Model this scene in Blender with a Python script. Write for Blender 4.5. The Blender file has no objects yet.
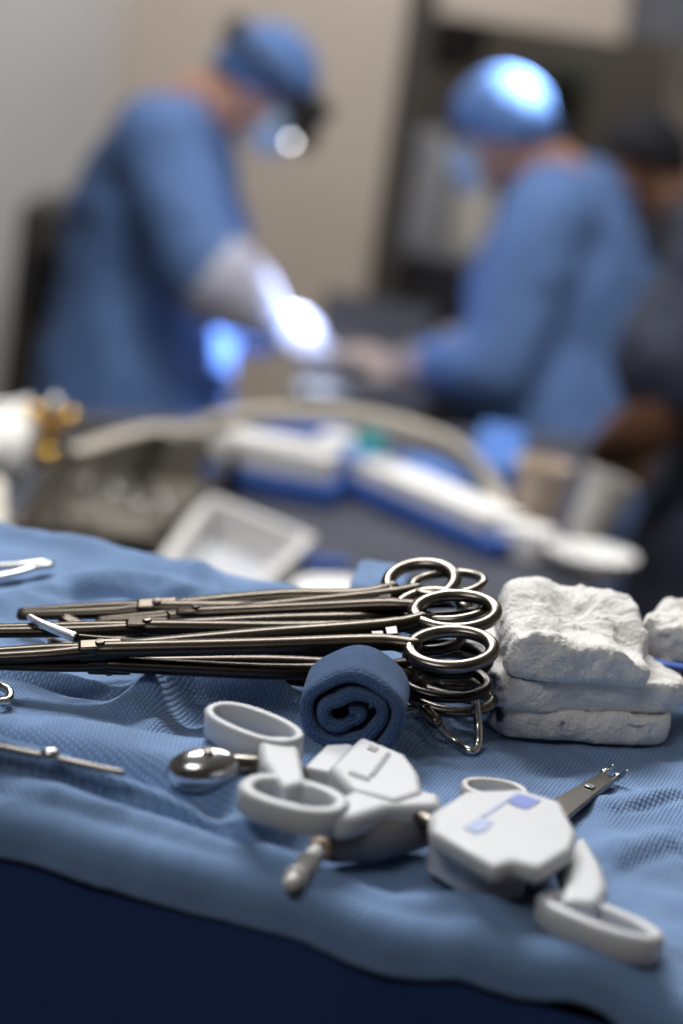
import bpy, bmesh, math, random
from mathutils import Vector, Matrix, noise as mnoise

random.seed(7)
V = Vector
SC = bpy.context.scene
COL = SC.collection

# ------------------------------------------------------------------ camera
FPX = 2240.0
CAM_Z = 1.60
PITCH = math.atan(512 / FPX)
ROLL = math.radians(8.4)
CO = V((0, 0, CAM_Z))
FW = V((0, math.cos(PITCH), -math.sin(PITCH)))
R0 = V((1, 0, 0)); U0 = V((0, math.sin(PITCH), math.cos(PITCH)))
RV = R0 * math.cos(ROLL) + U0 * math.sin(ROLL)
UV = U0 * math.cos(ROLL) - R0 * math.sin(ROLL)
cd = bpy.data.cameras.new('camera')
cd.sensor_fit = 'HORIZONTAL'; cd.sensor_width = 24.0; cd.lens = FPX / 683 * 24.0
cd.clip_start = 0.02; cd.clip_end = 60
cd.dof.use_dof = True
cd.dof.focus_distance = 0.800
cd.dof.aperture_fstop = (cd.lens / 1000.0) / 0.0142
cam = bpy.data.objects.new('camera', cd); COL.objects.link(cam)
m3 = Matrix((RV, UV, -FW)).transposed()
cam.matrix_world = Matrix.Translation(CO) @ m3.to_4x4()
SC.camera = cam

# ------------------------------------------------------------------ world, lights, exposure
SC.view_settings.view_transform = 'Standard'
SC.view_settings.look = 'None'
SC.view_settings.gamma = 1.0
SC.view_settings.exposure = 0.0
SC.view_settings.use_curve_mapping = False
w = bpy.data.worlds.new('world'); SC.world = w; w.use_nodes = True
w.node_tree.nodes['Background'].inputs[0].default_value = (0.75, 0.82, 1.0, 1)
w.node_tree.nodes['Background'].inputs[1].default_value = 0.15


def aim(o, target):
    o.rotation_euler = (V(target) - o.location).to_track_quat('-Z', 'Y').to_euler()


def area(name, loc, target, sx, sy, power, color=(1, 1, 1)):
    l = bpy.data.lights.new(name, 'AREA'); l.shape = 'RECTANGLE'; l.size = sx; l.size_y = sy
    l.energy = power; l.color = color
    o = bpy.data.objects.new(name, l); COL.objects.link(o); o.location = loc; aim(o, target)
    return o


def spot(name, loc, target, power, angle, color=(1, 1, 1), blend=0.5, size=0.02):
    l = bpy.data.lights.new(name, 'SPOT'); l.energy = power; l.spot_size = math.radians(angle)
    l.spot_blend = blend; l.color = color; l.shadow_soft_size = size
    o = bpy.data.objects.new(name, l); COL.objects.link(o); o.location = loc; aim(o, target)
    return o


def px_depth(px, py, d):
    return CO + d * (FW + RV * ((px - 341.5) / FPX) + UV * ((512 - py) / FPX))


def px_plane(px, py, z):
    dr = FW + RV * ((px - 341.5) / FPX) + UV * ((512 - py) / FPX)
    return CO + dr * ((z - CAM_Z) / dr.z)


ZT = CAM_Z - 0.2586          # top of the instrument stand
Z2 = CAM_Z - 0.52            # top of the back table


def tp(px, py, h=0.0):
    return px_plane(px, py, ZT + h)


def t2(px, py, h=0.0):
    return px_plane(px, py, Z2 + h)


area('ceiling_light_near', (-0.40, 1.78, 2.92), (0.0, 0.8, ZT), 0.9, 0.6, 54, (1.0, 0.995, 0.985))
area('added_fill_rear', (-0.75, -0.35, 2.92), (0.0, 0.75, ZT), 0.9, 0.6, 14, (1.0, 0.99, 0.97))  # unseen fill added behind the camera to lift the front faces
area('ceiling_light_middle', (0.2, 3.0, 2.92), (0.1, 2.9, 0), 1.2, 0.6, 42, (1.0, 0.98, 0.95))
area('alcove_light', (0.8, 7.3, 2.9), (0.8, 7.5, 0), 0.8, 0.5, 42, (1.0, 0.97, 0.93))
area('ceiling_light_far', (-0.1, 5.0, 2.92), (0.1, 6.4, 1.0), 1.2, 0.5, 39, (0.92, 0.96, 1.0))
spot('surgical_lamp_beam', (0.95, 3.7, 2.85), px_depth(508, 104, 4.5), 5000, 3.2, (0.85, 0.92, 1.0), 0.6, 0.05)
HEADLAMP = px_depth(291, 143, 4.5)
spot('headlamp_beam', px_depth(291, 153, 4.48), px_depth(278, 332, 4.30), 150, 32, (0.8, 0.87, 1.0), 0.7, 0.02)
spot('operating_lamp_beam', (0.95, 3.35, 2.35), px_depth(216, 358, 4.5), 2200, 6.0, (0.55, 0.68, 1.0), 0.8, 0.06)


# ------------------------------------------------------------------ materials
def lin(r, g, b):
    f = lambda c: (c / 255 / 12.92) if c / 255 <= 0.04045 else ((c / 255 + 0.055) / 1.055) ** 2.4
    return (f(r), f(g), f(b))


def mat(name, color, rough=0.5, metal=0.0, bump=0.0, bscale=200.0, var=0.0, vscale=20.0, emit=None, es=0.0,
        trans=0.0, sheen=0.0, ior=1.45, coat=0.0, bdist=None):
    m = bpy.data.materials.new(name); m.use_nodes = True
    nt = m.node_tree; b = nt.nodes['Principled BSDF']
    b.inputs['Base Color'].default_value = (*color, 1)
    b.inputs['Roughness'].default_value = rough
    b.inputs['Metallic'].default_value = metal
    b.inputs['IOR'].default_value = ior
    b.inputs['Transmission Weight'].default_value = trans
    b.inputs['Sheen Weight'].default_value = sheen
    b.inputs['Coat Weight'].default_value = coat
    if emit:
        b.inputs['Emission Color'].default_value = (*emit, 1); b.inputs['Emission Strength'].default_value = es
    tc = nt.nodes.new('ShaderNodeTexCoord')
    if bump:
        n = nt.nodes.new('ShaderNodeTexNoise'); n.inputs['Scale'].default_value = bscale
        n.inputs['Detail'].default_value = 4
        nt.links.new(tc.outputs['Object'], n.inputs['Vector'])
        bp = nt.nodes.new('ShaderNodeBump'); bp.inputs['Strength'].default_value = bump
        bp.inputs['Distance'].default_value = bdist or 0.3 / bscale
        nt.links.new(n.outputs[0], bp.inputs['Height']); nt.links.new(bp.outputs[0], b.inputs['Normal'])
    if var:
        n = nt.nodes.new('ShaderNodeTexNoise'); n.inputs['Scale'].default_value = vscale
        n.inputs['Detail'].default_value = 5
        nt.links.new(tc.outputs['Object'], n.inputs['Vector'])
        r = nt.nodes.new('ShaderNodeValToRGB')
        r.color_ramp.elements[0].position = 0.3; r.color_ramp.elements[1].position = 0.7
        r.color_ramp.elements[0].color = (*[c * (1 - var) for c in color], 1)
        r.color_ramp.elements[1].color = (*[min(1, c * (1 + var)) for c in color], 1)
        nt.links.new(n.outputs[0], r.inputs[0]); nt.links.new(r.outputs[0], b.inputs['Base Color'])
    return m


def woven(name, color, pitch=0.0029, strength=0.55, pit=0.42):
    """Knitted / huck cloth: a staggered lattice of stitches in UV metres."""
    m = bpy.data.materials.new(name); m.use_nodes = True
    nt = m.node_tree; b = nt.nodes['Principled BSDF']; L = nt.links.new
    b.inputs['Roughness'].default_value = 0.92
    b.inputs['Specular IOR Level'].default_value = 0.15
    b.inputs['Sheen Weight'].default_value = 0.12
    uv = nt.nodes.new('ShaderNodeUVMap'); sp = nt.nodes.new('ShaderNodeSeparateXYZ'); L(uv.outputs[0], sp.inputs[0])
    wob = nt.nodes.new('ShaderNodeTexNoise'); wob.inputs['Scale'].default_value = 60; L(uv.outputs[0], wob.inputs['Vector'])

    def math_(op, a, bb=None):
        n = nt.nodes.new('ShaderNodeMath'); n.operation = op
        for i, x in enumerate((a, bb)):
            if x is None: continue
            if isinstance(x, (int, float)): n.inputs[i].default_value = x
            else: L(x, n.inputs[i])
        return n.outputs[0]
    k = 2 * math.pi / pitch
    wo = math_('MULTIPLY', wob.outputs[0], 2.2)
    sx = math_('SINE', math_('ADD', math_('MULTIPLY', sp.outputs[0], k), wo))
    ph = math_('MULTIPLY', math_('SIGN', sx), 1.57)
    sy = math_('SINE', math_('ADD', math_('ADD', math_('MULTIPLY', sp.outputs[1], k * 1.25), ph), wo))
    ax = math_('ABSOLUTE', sx)
    h = math_('MULTIPLY', ax, math_('ADD', math_('MULTIPLY', sy, 0.36), 0.70))
    fn = nt.nodes.new('ShaderNodeTexNoise'); fn.inputs['Scale'].default_value = 900; L(uv.outputs[0], fn.inputs['Vector'])
    h2 = math_('ADD', h, math_('MULTIPLY', fn.outputs[0], 0.5))
    bp = nt.nodes.new('ShaderNodeBump'); bp.inputs['Strength'].default_value = strength
    bp.inputs['Distance'].default_value = 0.0007
    L(h2, bp.inputs['Height']); L(bp.outputs[0], b.inputs['Normal'])
    rp = nt.nodes.new('ShaderNodeValToRGB')
    rp.color_ramp.elements[0].color = (*[c * (1 - pit) for c in color], 1)
    rp.color_ramp.elements[1].color = (*[c * 1.12 for c in color], 1)
    rp.color_ramp.elements[0].position = 0.15; rp.color_ramp.elements[1].position = 0.95
    L(h2, rp.inputs[0])
    big = nt.nodes.new('ShaderNodeTexNoise'); big.inputs['Scale'].default_value = 35; L(uv.outputs[0], big.inputs['Vector'])
    mx = nt.nodes.new('ShaderNodeMix'); mx.data_type = 'RGBA'; mx.blend_type = 'OVERLAY'; mx.inputs[0].default_value = 0.35
    L(rp.outputs[0], mx.inputs[6]); L(big.outputs[0], mx.inputs[7])
    L(mx.outputs[2], b.inputs['Base Color'])
    return m


M = {}
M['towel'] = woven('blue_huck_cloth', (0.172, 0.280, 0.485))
M['towel_shaded'] = woven('blue_huck_cloth_shaded', (0.060, 0.115, 0.235), 0.0027, 0.9)  # same towel cloth, its colour darkened for the shaded end of the roll
M['navy'] = mat('navy_drape_cloth', (0.010, 0.031, 0.120), 0.95, bump=0.2, bscale=400)
M['slate'] = mat('slate_drape_cloth', (0.036, 0.040, 0.060), 0.75, bump=0.5, bscale=60, var=0.25, vscale=15)
M['steel'] = mat('brushed_steel', (0.16, 0.145, 0.125), 0.25, 1.0, bump=0.05, bscale=900, var=0.12, vscale=60)
M['steel_warm'] = mat('warm_brown_steel', (0.052, 0.043, 0.034), 0.30, 1.0, bump=0.05, bscale=900, var=0.15, vscale=60)
M['steel_bright'] = mat('polished_steel', (0.55, 0.55, 0.55), 0.2, 1.0, var=0.06, vscale=60)
M['steel_black'] = mat('black_coated_steel', (0.030, 0.027, 0.026), 0.24, 1.0, var=0.2, vscale=60)
M['gold'] = mat('brass', (0.75, 0.47, 0.10), 0.25, 1.0, var=0.1)
M['gauze'] = mat('white_gauze', (0.76, 0.745, 0.72), 0.95, bump=1.0, bscale=750, bdist=0.0011, var=0.07, vscale=55)
M['gauze_stained'] = None
M['steel_lit_tip'] = mat('lit_tip_steel', (0.85, 0.86, 0.88), 0.42, 1.0, var=0.04, vscale=60)  # brighter base colour carries the lit look of the forceps tips
M['plastic'] = mat('white_plastic', (0.50, 0.515, 0.545), 0.42, bump=0.03, bscale=300, var=0.03)
M['plastic_grey'] = mat('grey_plastic', (0.17, 0.17, 0.19), 0.45, var=0.05)
M['plastic_recess_shade'] = mat('recess_shade_plastic', (0.02, 0.02, 0.025), 0.4, var=0.1)  # near-black colour holds the shade under the right sealer's plate
M['print_blue'] = mat('blue_print', (0.10, 0.16, 0.50), 0.5)
M['print_blue_pale'] = mat('pale_blue_print', (0.30, 0.38, 0.60), 0.5)
M['print_grey'] = mat('grey_print', (0.20, 0.20, 0.22), 0.5)
M['clear'] = mat('frosted_plastic', (0.58, 0.57, 0.56), 0.3, var=0.03)
M['amber'] = mat('amber_plastic', (0.55, 0.36, 0.20), 0.35)
M['gown'] = mat('blue_gown_fabric', (0.105, 0.195, 0.43), 0.8, bump=0.35, bscale=25, var=0.10, vscale=8)
M['cap'] = mat('blue_cap_fabric', (0.11, 0.22, 0.50), 0.7, bump=0.5, bscale=50, var=0.1)
M['mask'] = mat('pale_blue_mask', (0.36, 0.50, 0.70), 0.8, bump=0.3, bscale=80)
M['glove'] = mat('white_glove_lit_sleeve', (0.55, 0.56, 0.68), 0.5, var=0.05)  # pale lilac tint also stands for the brightly lit gown sleeve
M['glove_tan'] = mat('tan_glove', (0.42, 0.33, 0.29), 0.5, var=0.05)
M['skin'] = mat('light_skin', (0.50, 0.27, 0.19), 0.5, bump=0.15, bscale=150, var=0.08, vscale=30)
M['skin_brown'] = mat('brown_skin', (0.17, 0.078, 0.042), 0.5, bump=0.15, bscale=150, var=0.1, vscale=30)
M['hair'] = mat('dark_hair', (0.03, 0.02, 0.015), 0.6, bump=0.8, bscale=300)
M['scrub_navy'] = mat('navy_scrub_fabric', (0.034, 0.040, 0.066), 0.85, bump=0.3, bscale=40, var=0.12)
M['scrub_black'] = mat('black_scrub_fabric', (0.012, 0.012, 0.018), 0.85, bump=0.3, bscale=40)
M['black'] = mat('black_plastic', (0.012, 0.012, 0.013), 0.35, var=0.2)
M['lamp'] = mat('lit_lamp_lens', (0.9, 0.9, 0.9), 0.3, emit=(0.95, 0.97, 1.0), es=11)
M['wall'] = mat('beige_wall_paint', (0.56, 0.47, 0.39), 0.85, bump=0.1, bscale=60, var=0.03, vscale=3)
M['wall_grey'] = mat('grey_wall_paint', (0.66, 0.63, 0.61), 0.85, bump=0.1, bscale=60, var=0.03, vscale=3)
M['dark_wall'] = mat('dark_taupe_paint', (0.075, 0.066, 0.057), 0.85, bump=0.1, bscale=60, var=0.05, vscale=3)
M['jamb'] = mat('dark_brown_jamb_paint', (0.055, 0.045, 0.038), 0.6, var=0.08)
M['ceiling'] = mat('white_ceiling_tile', (0.72, 0.71, 0.69), 0.9, bump=0.3, bscale=120)
M['floor'] = mat('grey_vinyl_floor', (0.16, 0.155, 0.15), 0.4, var=0.1, vscale=12)
M['cabinet'] = mat('black_cabinet_laminate', (0.022, 0.020, 0.024), 0.4, var=0.1)
M['counter'] = mat('grey_counter_top', (0.14, 0.14, 0.16), 0.4, var=0.1)
M['white_box'] = mat('white_carton', (0.78, 0.77, 0.76), 0.6, var=0.03)
M['offwhite'] = mat('cool_white_cloth', (0.42, 0.43, 0.47), 0.8, bump=0.4, bscale=30, var=0.05)
M['cream'] = mat('cream_carton', (0.60, 0.56, 0.49), 0.7, var=0.04)
M['blue_wrap'] = mat('blue_wrap', (0.035, 0.105, 0.40), 0.6, var=0.12)
M['blue_bright'] = mat('bright_blue_wrap', (0.055, 0.16, 0.48), 0.6, var=0.12)
M['teal'] = mat('teal_plastic', (0.03, 0.33, 0.35), 0.5, var=0.1)
M['green'] = mat('green_plastic', (0.02, 0.16, 0.09), 0.5, var=0.1)
M['beige_cup'] = mat('beige_cup_plastic', (0.68, 0.55, 0.44), 0.5, var=0.05)
M['cup'] = mat('translucent_white_plastic', (0.62, 0.60, 0.57), 0.4, var=0.05)
M['tray'] = mat('dull_steel_tray', (0.17, 0.155, 0.13), 0.4, 0.5, var=0.15, vscale=25)
M['hose'] = mat('ivory_hose', (0.47, 0.43, 0.37), 0.5, var=0.05)
M['wood'] = mat('brown_wood_panel', (0.15, 0.095, 0.04), 0.55, var=0.2, vscale=6)
M['leaf'] = mat('dark_green_plastic', (0.012, 0.030, 0.014), 0.5)


def stained_gauze():
    """White gauze with a patch of blue-black ink thread at one corner (object coordinates)."""
    m = M['gauze'].copy(); m.name = 'white_gauze_ink_stained'
    nt = m.node_tree; b = nt.nodes['Principled BSDF']; L = nt.links.new
    old = b.inputs['Base Color'].links[0].from_socket
    uv = nt.nodes.new('ShaderNodeUVMap')
    sp = nt.nodes.new('ShaderNodeSeparateXYZ'); L(uv.outputs[0], sp.inputs[0])
    ng = nt.nodes.new('ShaderNodeMapRange'); L(sp.outputs[0], ng.inputs[0])
    ng.inputs[1].default_value = 0.02; ng.inputs[2].default_value = 0.13; ng.inputs[3].default_value = 0.43; ng.inputs[4].default_value = 0.0
    n = nt.nodes.new('ShaderNodeTexNoise'); n.inputs['Scale'].default_value = 190; n.inputs['Detail'].default_value = 3
    tc = nt.nodes.new('ShaderNodeTexCoord'); L(tc.outputs['Object'], n.inputs['Vector'])
    ad = nt.nodes.new('ShaderNodeMath'); ad.operation = 'ADD'; L(ng.outputs[0], ad.inputs[0]); L(n.outputs[0], ad.inputs[1])
    rp = nt.nodes.new('ShaderNodeValToRGB'); L(ad.outputs[0], rp.inputs[0])
    rp.color_ramp.elements[0].position = 0.70; rp.color_ramp.elements[1].position = 0.86
    rp.color_ramp.elements[0].color = (0, 0, 0, 1); rp.color_ramp.elements[1].color = (1, 1, 1, 1)
    mx = nt.nodes.new('ShaderNodeMix'); mx.data_type = 'RGBA'
    L(rp.outputs[0], mx.inputs[0]); L(old, mx.inputs[6]); mx.inputs[7].default_value = (0.05, 0.06, 0.13, 1)
    L(mx.outputs[2], b.inputs['Base Color'])
    return m


M['gauze_stained'] = stained_gauze()


# ------------------------------------------------------------------ mesh helpers
class MB:
    def __init__(self):
        self.v = []; self.f = []; self.uv = {}

    def add(self, vs, fs):
        o = len(self.v); self.v += [V(p) for p in vs]; self.f += [tuple(i + o for i in f) for f in fs]
        return o

    def box(self, c, sx, sy, sz, ax=None):
        c = V(c); X, Y, Z = ax if ax else (V((1, 0, 0)), V((0, 1, 0)), V((0, 0, 1)))
        vs = [c + X * (sx / 2 * a) + Y * (sy / 2 * b) + Z * (sz / 2 * d) for d in (-1, 1) for a, b in ((-1, -1), (1, -1), (1, 1), (-1, 1))]
        self.add(vs, [(3, 2, 1, 0), (4, 5, 6, 7), (0, 1, 5, 4), (1, 2, 6, 5), (2, 3, 7, 6), (3, 0, 4, 7)])
        return self

    def prism(self, bottom, top):
        n = len(bottom)
        a = sum(bottom[i].x * bottom[(i + 1) % n].y - bottom[(i + 1) % n].x * bottom[i].y for i in range(n))
        if a < 0: bottom = bottom[::-1]; top = top[::-1]
        self.add(list(bottom) + list(top), [tuple(range(n))[::-1], tuple(range(n, 2 * n))] +
                 [(i, (i + 1) % n, n + (i + 1) % n, n + i) for i in range(n)])
        return self

    def slab(self, pts, z0, z1, inset=0.0):
        """prism between world heights z0 and z1 over the xy outline pts"""
        return self.prism([V((p.x, p.y, z0)) for p in pts], [V((p.x, p.y, z1)) for p in pts])

    def rings(self, rings, cap=True, closed=False):
        n = len(rings[0]); k = len(rings)
        vs = [p for r in rings for p in r]; fs = []
        for i in range(k if closed else k - 1):
            a, b = i * n, ((i + 1) % k) * n
            for j in range(n):
                fs.append((a + j, a + (j + 1) % n, b + (j + 1) % n, b + j))
        if cap and not closed:
            fs.append(tuple(range(n))[::-1]); fs.append(tuple(range((k - 1) * n, k * n)))
        self.add(vs, fs); return self

    def tube(self, pts, r, n=12, closed=False, flat=1.0, up=None, round_ends=True):
        pts = [V(p) for p in pts]; k = len(pts)
        rs = r if isinstance(r, (list, tuple)) else [r] * k
        rings = []; prev = None
        for i, p in enumerate(pts):
            if closed: t = pts[(i + 1) % k] - pts[i - 1]
            else: t = pts[min(i + 1, k - 1)] - pts[max(i - 1, 0)]
            t.normalize()
            if up is not None: a = up - t * up.dot(t)
            elif prev is None:
                a = V((0, 0, 1)) if abs(t.z) < 0.9 else V((1, 0, 0)); a = a - t * a.dot(t)
            else: a = prev - t * prev.dot(t)
            a.normalize(); prev = a; b = t.cross(a)
            mk = lambda q, rr: [q + a * (rr * flat * math.sin(2 * math.pi * j / n)) + b * (rr * math.cos(2 * math.pi * j / n)) for j in range(n)]
            if not closed and round_ends and i == 0:
                for e in (0.98, 0.75, 0.4): rings.append(mk(p - t * rs[0] * e * 0.9, rs[0] * math.sqrt(1 - e * e)))
            rings.append(mk(p, rs[i]))
            if not closed and round_ends and i == k - 1:
                for e in (0.4, 0.75, 0.98): rings.append(mk(p + t * rs[-1] * e * 0.9, rs[-1] * math.sqrt(1 - e * e)))
        return self.rings(rings, closed=closed)

    def lathe(self, origin, axis, prof, n=24, cap=True):
        axis = V(axis).normalized(); a = axis.orthogonal().normalized(); b = axis.cross(a)
        return self.rings([[V(origin) + axis * h + a * (r * math.cos(2 * math.pi * j / n)) + b * (r * math.sin(2 * math.pi * j / n))
                            for j in range(n)] for r, h in prof], cap=cap)

    def ellipsoid(self, c, X, Y, Z, n=20, k=12):
        c = V(c); rr = []
        for i in range(1, k):
            th = math.pi * i / k
            rr.append([c - Z * math.cos(th) + X * (math.sin(th) * math.cos(2 * math.pi * j / n)) + Y * (math.sin(th) * math.sin(2 * math.pi * j / n)) for j in range(n)])
        return self.rings(rr)

    def grid(self, fn, nu, nv, uvfn=None, closed_u=False):
        vs = []; fs = []; o = len(self.v)
        for j in range(nv + 1):
            for i in range(nu + 1): vs.append(V(fn(i / nu, j / nv)))
        for j in range(nv):
            for i in range(nu):
                a = j * (nu + 1) + i; fs.append((a, a + 1, a + nu + 2, a + nu + 1))
        self.add(vs, fs)
        if uvfn:
            for j in range(nv + 1):
                for i in range(nu + 1): self.uv[o + j * (nu + 1) + i] = uvfn(i / nu, j / nv)
        return self

    def build(self, name, m, parent=None, origin=None, bevel=0.0, smooth=math.radians(40), sub=0, solid=0.0, solid_off=-1,
              remesh=0.0, wrinkle=None, seg=3):
        me = bpy.data.meshes.new(name)
        o0 = V(origin) if origin is not None else V((0, 0, 0))
        me.from_pydata([tuple(p - o0) for p in self.v], [], self.f)
        bm = bmesh.new(); bm.from_mesh(me)
        bmesh.ops.recalc_face_normals(bm, faces=bm.faces) if not self.uv else None
        bm.to_mesh(me); bm.free()
        if self.uv:
            l = me.uv_layers.new(name='UVMap')
            for lp in me.loops: l.data[lp.index].uv = self.uv.get(lp.vertex_index, (0, 0))
        me.update()
        for p in me.polygons: p.use_smooth = True
        if smooth < 3: me.set_sharp_from_angle(angle=smooth)
        me.materials.append(m)
        ob = bpy.data.objects.new(name, me); COL.objects.link(ob); ob.location = o0
        if parent is not None:
            ob.parent = parent; ob.location = o0 - world_loc(parent)
        if remesh:
            md = ob.modifiers.new('remesh', 'REMESH'); md.mode = 'VOXEL'; md.voxel_size = remesh; md.use_smooth_shade = True
            s = ob.modifiers.new('smooth', 'SMOOTH'); s.iterations = 4; s.factor = 0.5
        if wrinkle:
            tx = bpy.data.textures.new(name + '_folds', 'CLOUDS'); tx.noise_scale = wrinkle[1]; tx.noise_depth = 2
            d = ob.modifiers.new('folds', 'DISPLACE'); d.texture = tx; d.strength = wrinkle[0]; d.mid_level = 0.5; d.texture_coords = 'LOCAL'
        if bevel:
            bv = ob.modifiers.new('bevel', 'BEVEL'); bv.width = bevel; bv.segments = seg; bv.limit_method = 'ANGLE'; bv.angle_limit = math.radians(35)
            bv.harden_normals = False
        if solid:
            sm = ob.modifiers.new('thickness', 'SOLIDIFY'); sm.thickness = solid; sm.offset = solid_off
        if sub:
            ss = ob.modifiers.new('subdivision', 'SUBSURF'); ss.levels = sub; ss.render_levels = sub
        return ob


def world_loc(o):
    p = V(o.location)
    while o.parent is not None:
        o = o.parent; p = p + V(o.location)
    return p


def tag(o, label, cat, group=None, kind=None):
    o['label'] = label; o['category'] = cat
    if group: o['group'] = group
    if kind: o['kind'] = kind
    return o


def thing(name, label, cat, loc, group=None):
    o = bpy.data.objects.new(name, None); COL.objects.link(o); o.location = V(loc); o.empty_display_size = 0.02
    return tag(o, label, cat, group)


def struct(o):
    o['kind'] = 'structure'; return o


def copy_tree(o, parent=None):
    c = o.copy(); COL.objects.link(c)
    if parent is not None: c.parent = parent
    for ch in list(o.children): copy_tree(ch, c)
    return c


def nz(p, s, seed=0.0):
    return mnoise.noise(V((p[0] * s + seed, p[1] * s - seed * 1.7, (p[2] if len(p) > 2 else 0) * s + seed * 0.3)))


def smooth01(x):
    x = max(0.0, min(1.0, x)); return x * x * (3 - 2 * x)


def catmull(pts, n=8, closed=False):
    pts = [V(p) for p in pts]; k = len(pts); out = []
    for i in range(k if closed else k - 1):
        if closed: p0, p1, p2, p3 = pts[i - 1], pts[i], pts[(i + 1) % k], pts[(i + 2) % k]
        else: p0, p1, p2, p3 = pts[max(i - 1, 0)], pts[i], pts[i + 1], pts[min(i + 2, k - 1)]
        for j in range(n):
            t = j / n
            out.append(0.5 * ((2 * p1) + (p2 - p0) * t + (2 * p0 - 5 * p1 + 4 * p2 - p3) * t * t + (3 * p1 - p0 - 3 * p2 + p3) * t ** 3))
    if not closed: out.append(pts[-1])
    return out


# ------------------------------------------------------------------ room
XL, XR, YN, YB, YA, ZC = -1.55, 2.4, -1.6, 6.3, 8.3, 3.0
corner = px_depth(118, 60, 6.35)
jamb = px_depth(408, 20, 6.35)


def wallbox(name, p, q, z0, z1, th, m):
    p = V((p[0], p[1], 0)); q = V((q[0], q[1], 0)); d = (q - p).normalized(); n = V((-d.y, d.x, 0)) * th
    mb = MB(); mb.prism([V((a.x, a.y, z0)) for a in (p, q, q + n, p + n)], [V((a.x, a.y, z1)) for a in (p, q, q + n, p + n)])
    return struct(mb.build(name, m))


struct(MB().box(((XL + XR) / 2, (YN + YA) / 2, -0.05), XR - XL + 0.4, YA - YN + 0.4, 0.1).build('floor', M['floor']))
struct(MB().box(((XL + XR) / 2, (YN + YA) / 2, ZC + 0.05), XR - XL + 0.4, YA - YN + 0.4, 0.1).build('ceiling', M['ceiling']))
yb = corner.y
wallbox('wall_back', (corner.x, yb), (jamb.x, yb), 0, ZC, 0.12, M['wall'])
wallbox('wall_left', (XL, 4.7), (corner.x, yb), 0, ZC, 0.12, M['wall_grey'])
wallbox('wall_left_near', (XL, YN), (XL, 4.7), 0, ZC, 0.12, M['dark_wall'])
wallbox('wall_right', (XR, YA), (XR, YN), 0, ZC, 0.12, M['wall'])
wallbox('wall_near', (XR, YN), (XL, YN), 0, ZC, 0.12, M['dark_wall'])
wallbox('wall_alcove', (jamb.x - 0.1, YA), (XR, YA), 0, ZC, 0.12, M['dark_wall'])
wallbox('wall_alcove_left', (jamb.x + 0.0, yb + 0.1), (jamb.x + 0.0, YA), 0, ZC, 0.1, M['jamb'])
# dark door trim beside the opening and the beige header above it
hd = px_depth(520, 26, 6.35)
wallbox('trim_1', (jamb.x - 0.005, yb - 0.02), (jamb.x + 0.075, yb - 0.02), 0, ZC, 0.14, M['jamb'])
hr = px_depth(622, 30, 6.35)
wallbox('wall_header', (jamb.x + 0.075, yb), (hr.x, yb), hd.z, ZC, 0.12, M['wall'])
wallbox('wall_header_right', (hr.x, yb + 0.05), (XR, yb + 0.05), hd.z + 0.02, ZC, 0.12, M['counter'])
dp = px_depth(676, 95, 7.2)
wallbox('trim_2', (dp.x - 0.03, 7.2), (dp.x + 0.6, 7.2), 1.62, ZC, 0.06, M['wood'])
wallbox('wall_alcove_right', (dp.x - 0.06, 7.0), (dp.x + 0.6, 7.0), 0, 1.62, 0.06, M['cream'])

# ------------------------------------------------------------------ instrument stand: navy drape and blue towel
FL = tp(0, 806); FR = tp(683, 992); BL = tp(0, 531)
E1 = (FR - FL); E1.z = 0; E1.normalize()
E2 = V((-E1.y, E1.x, 0))
O = V((FL.x, FL.y, ZT))
SMIN, SMAX = -0.30, (FR - FL).dot(E1) + 0.13
DEP = (BL - FL).dot(E2)


def st(p):
    q = V((p.x, p.y, 0)) - V((O.x, O.y, 0)); return q.dot(E1), q.dot(E2)


def xy(s, t, z=0.0):
    return O + E1 * s + E2 * t + V((0, 0, z))


# folds in the towel: pixel polyline, height, half width
FOLDS = [
    ([(58, 592), (110, 583), (165, 588), (205, 606)], 0.0045, 0.010),
    ([(60, 600), (120, 594), (185, 602), (212, 622)], -0.003, 0.005),
    ([(190, 575), (215, 598), (222, 622)], 0.0035, 0.007),
    ([(40, 545), (120, 556), (200, 572), (300, 596)], 0.002, 0.010),
    ([(-30, 612), (10, 603), (40, 600)], 0.004, 0.012),
    ([(-20, 663), (60, 681), (122, 694)], 0.0022, 0.0028),
    ([(-20, 669), (60, 688), (122, 701)], -0.0018, 0.0025),
    ([(138, 712), (158, 693), (190, 688), (250, 700), (300, 708)], 0.0070, 0.0085),
    ([(170, 722), (205, 712), (290, 724)], -0.003, 0.008),
    ([(140, 735), (175, 718)], 0.003, 0.006),
    ([(395, 742), (425, 728), (440, 712)], 0.004, 0.006),
    ([(380, 750), (410, 745)], 0.004, 0.006),
    ([(618, 809), (650, 800), (690, 790)], 0.0022, 0.008),
    ([(618, 816), (650, 808), (690, 797)], -0.0012, 0.0025),
    ([(595, 868), (640, 852), (668, 842), (700, 850)], 0.0028, 0.011),
    ([(610, 880), (645, 866), (672, 856), (700, 864)], -0.0012, 0.004),
    ([(600, 800), (606, 830), (602, 850)], 0.0012, 0.006),
    ([(560, 975), (620, 968), (690, 950)], 0.003, 0.010),
    ([(300, 862), (340, 880), (420, 900)], -0.0025, 0.008),
    ([(470, 930), (520, 925), (560, 905)], 0.002, 0.006),
    ([(520, 775), (560, 770), (600, 760), (690, 755)], -0.001, 0.006),
    ([(-40, 766), (0, 772), (110, 796), (200, 825), (240, 846)], -0.0074, 0.0090),
    ([(430, 905), (520, 950), (610, 968)], 0.0022, 0.008),
]
FOLDS = [([st(tp(*p)) for p in pl], h, wd) for pl, h, wd in FOLDS]


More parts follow.
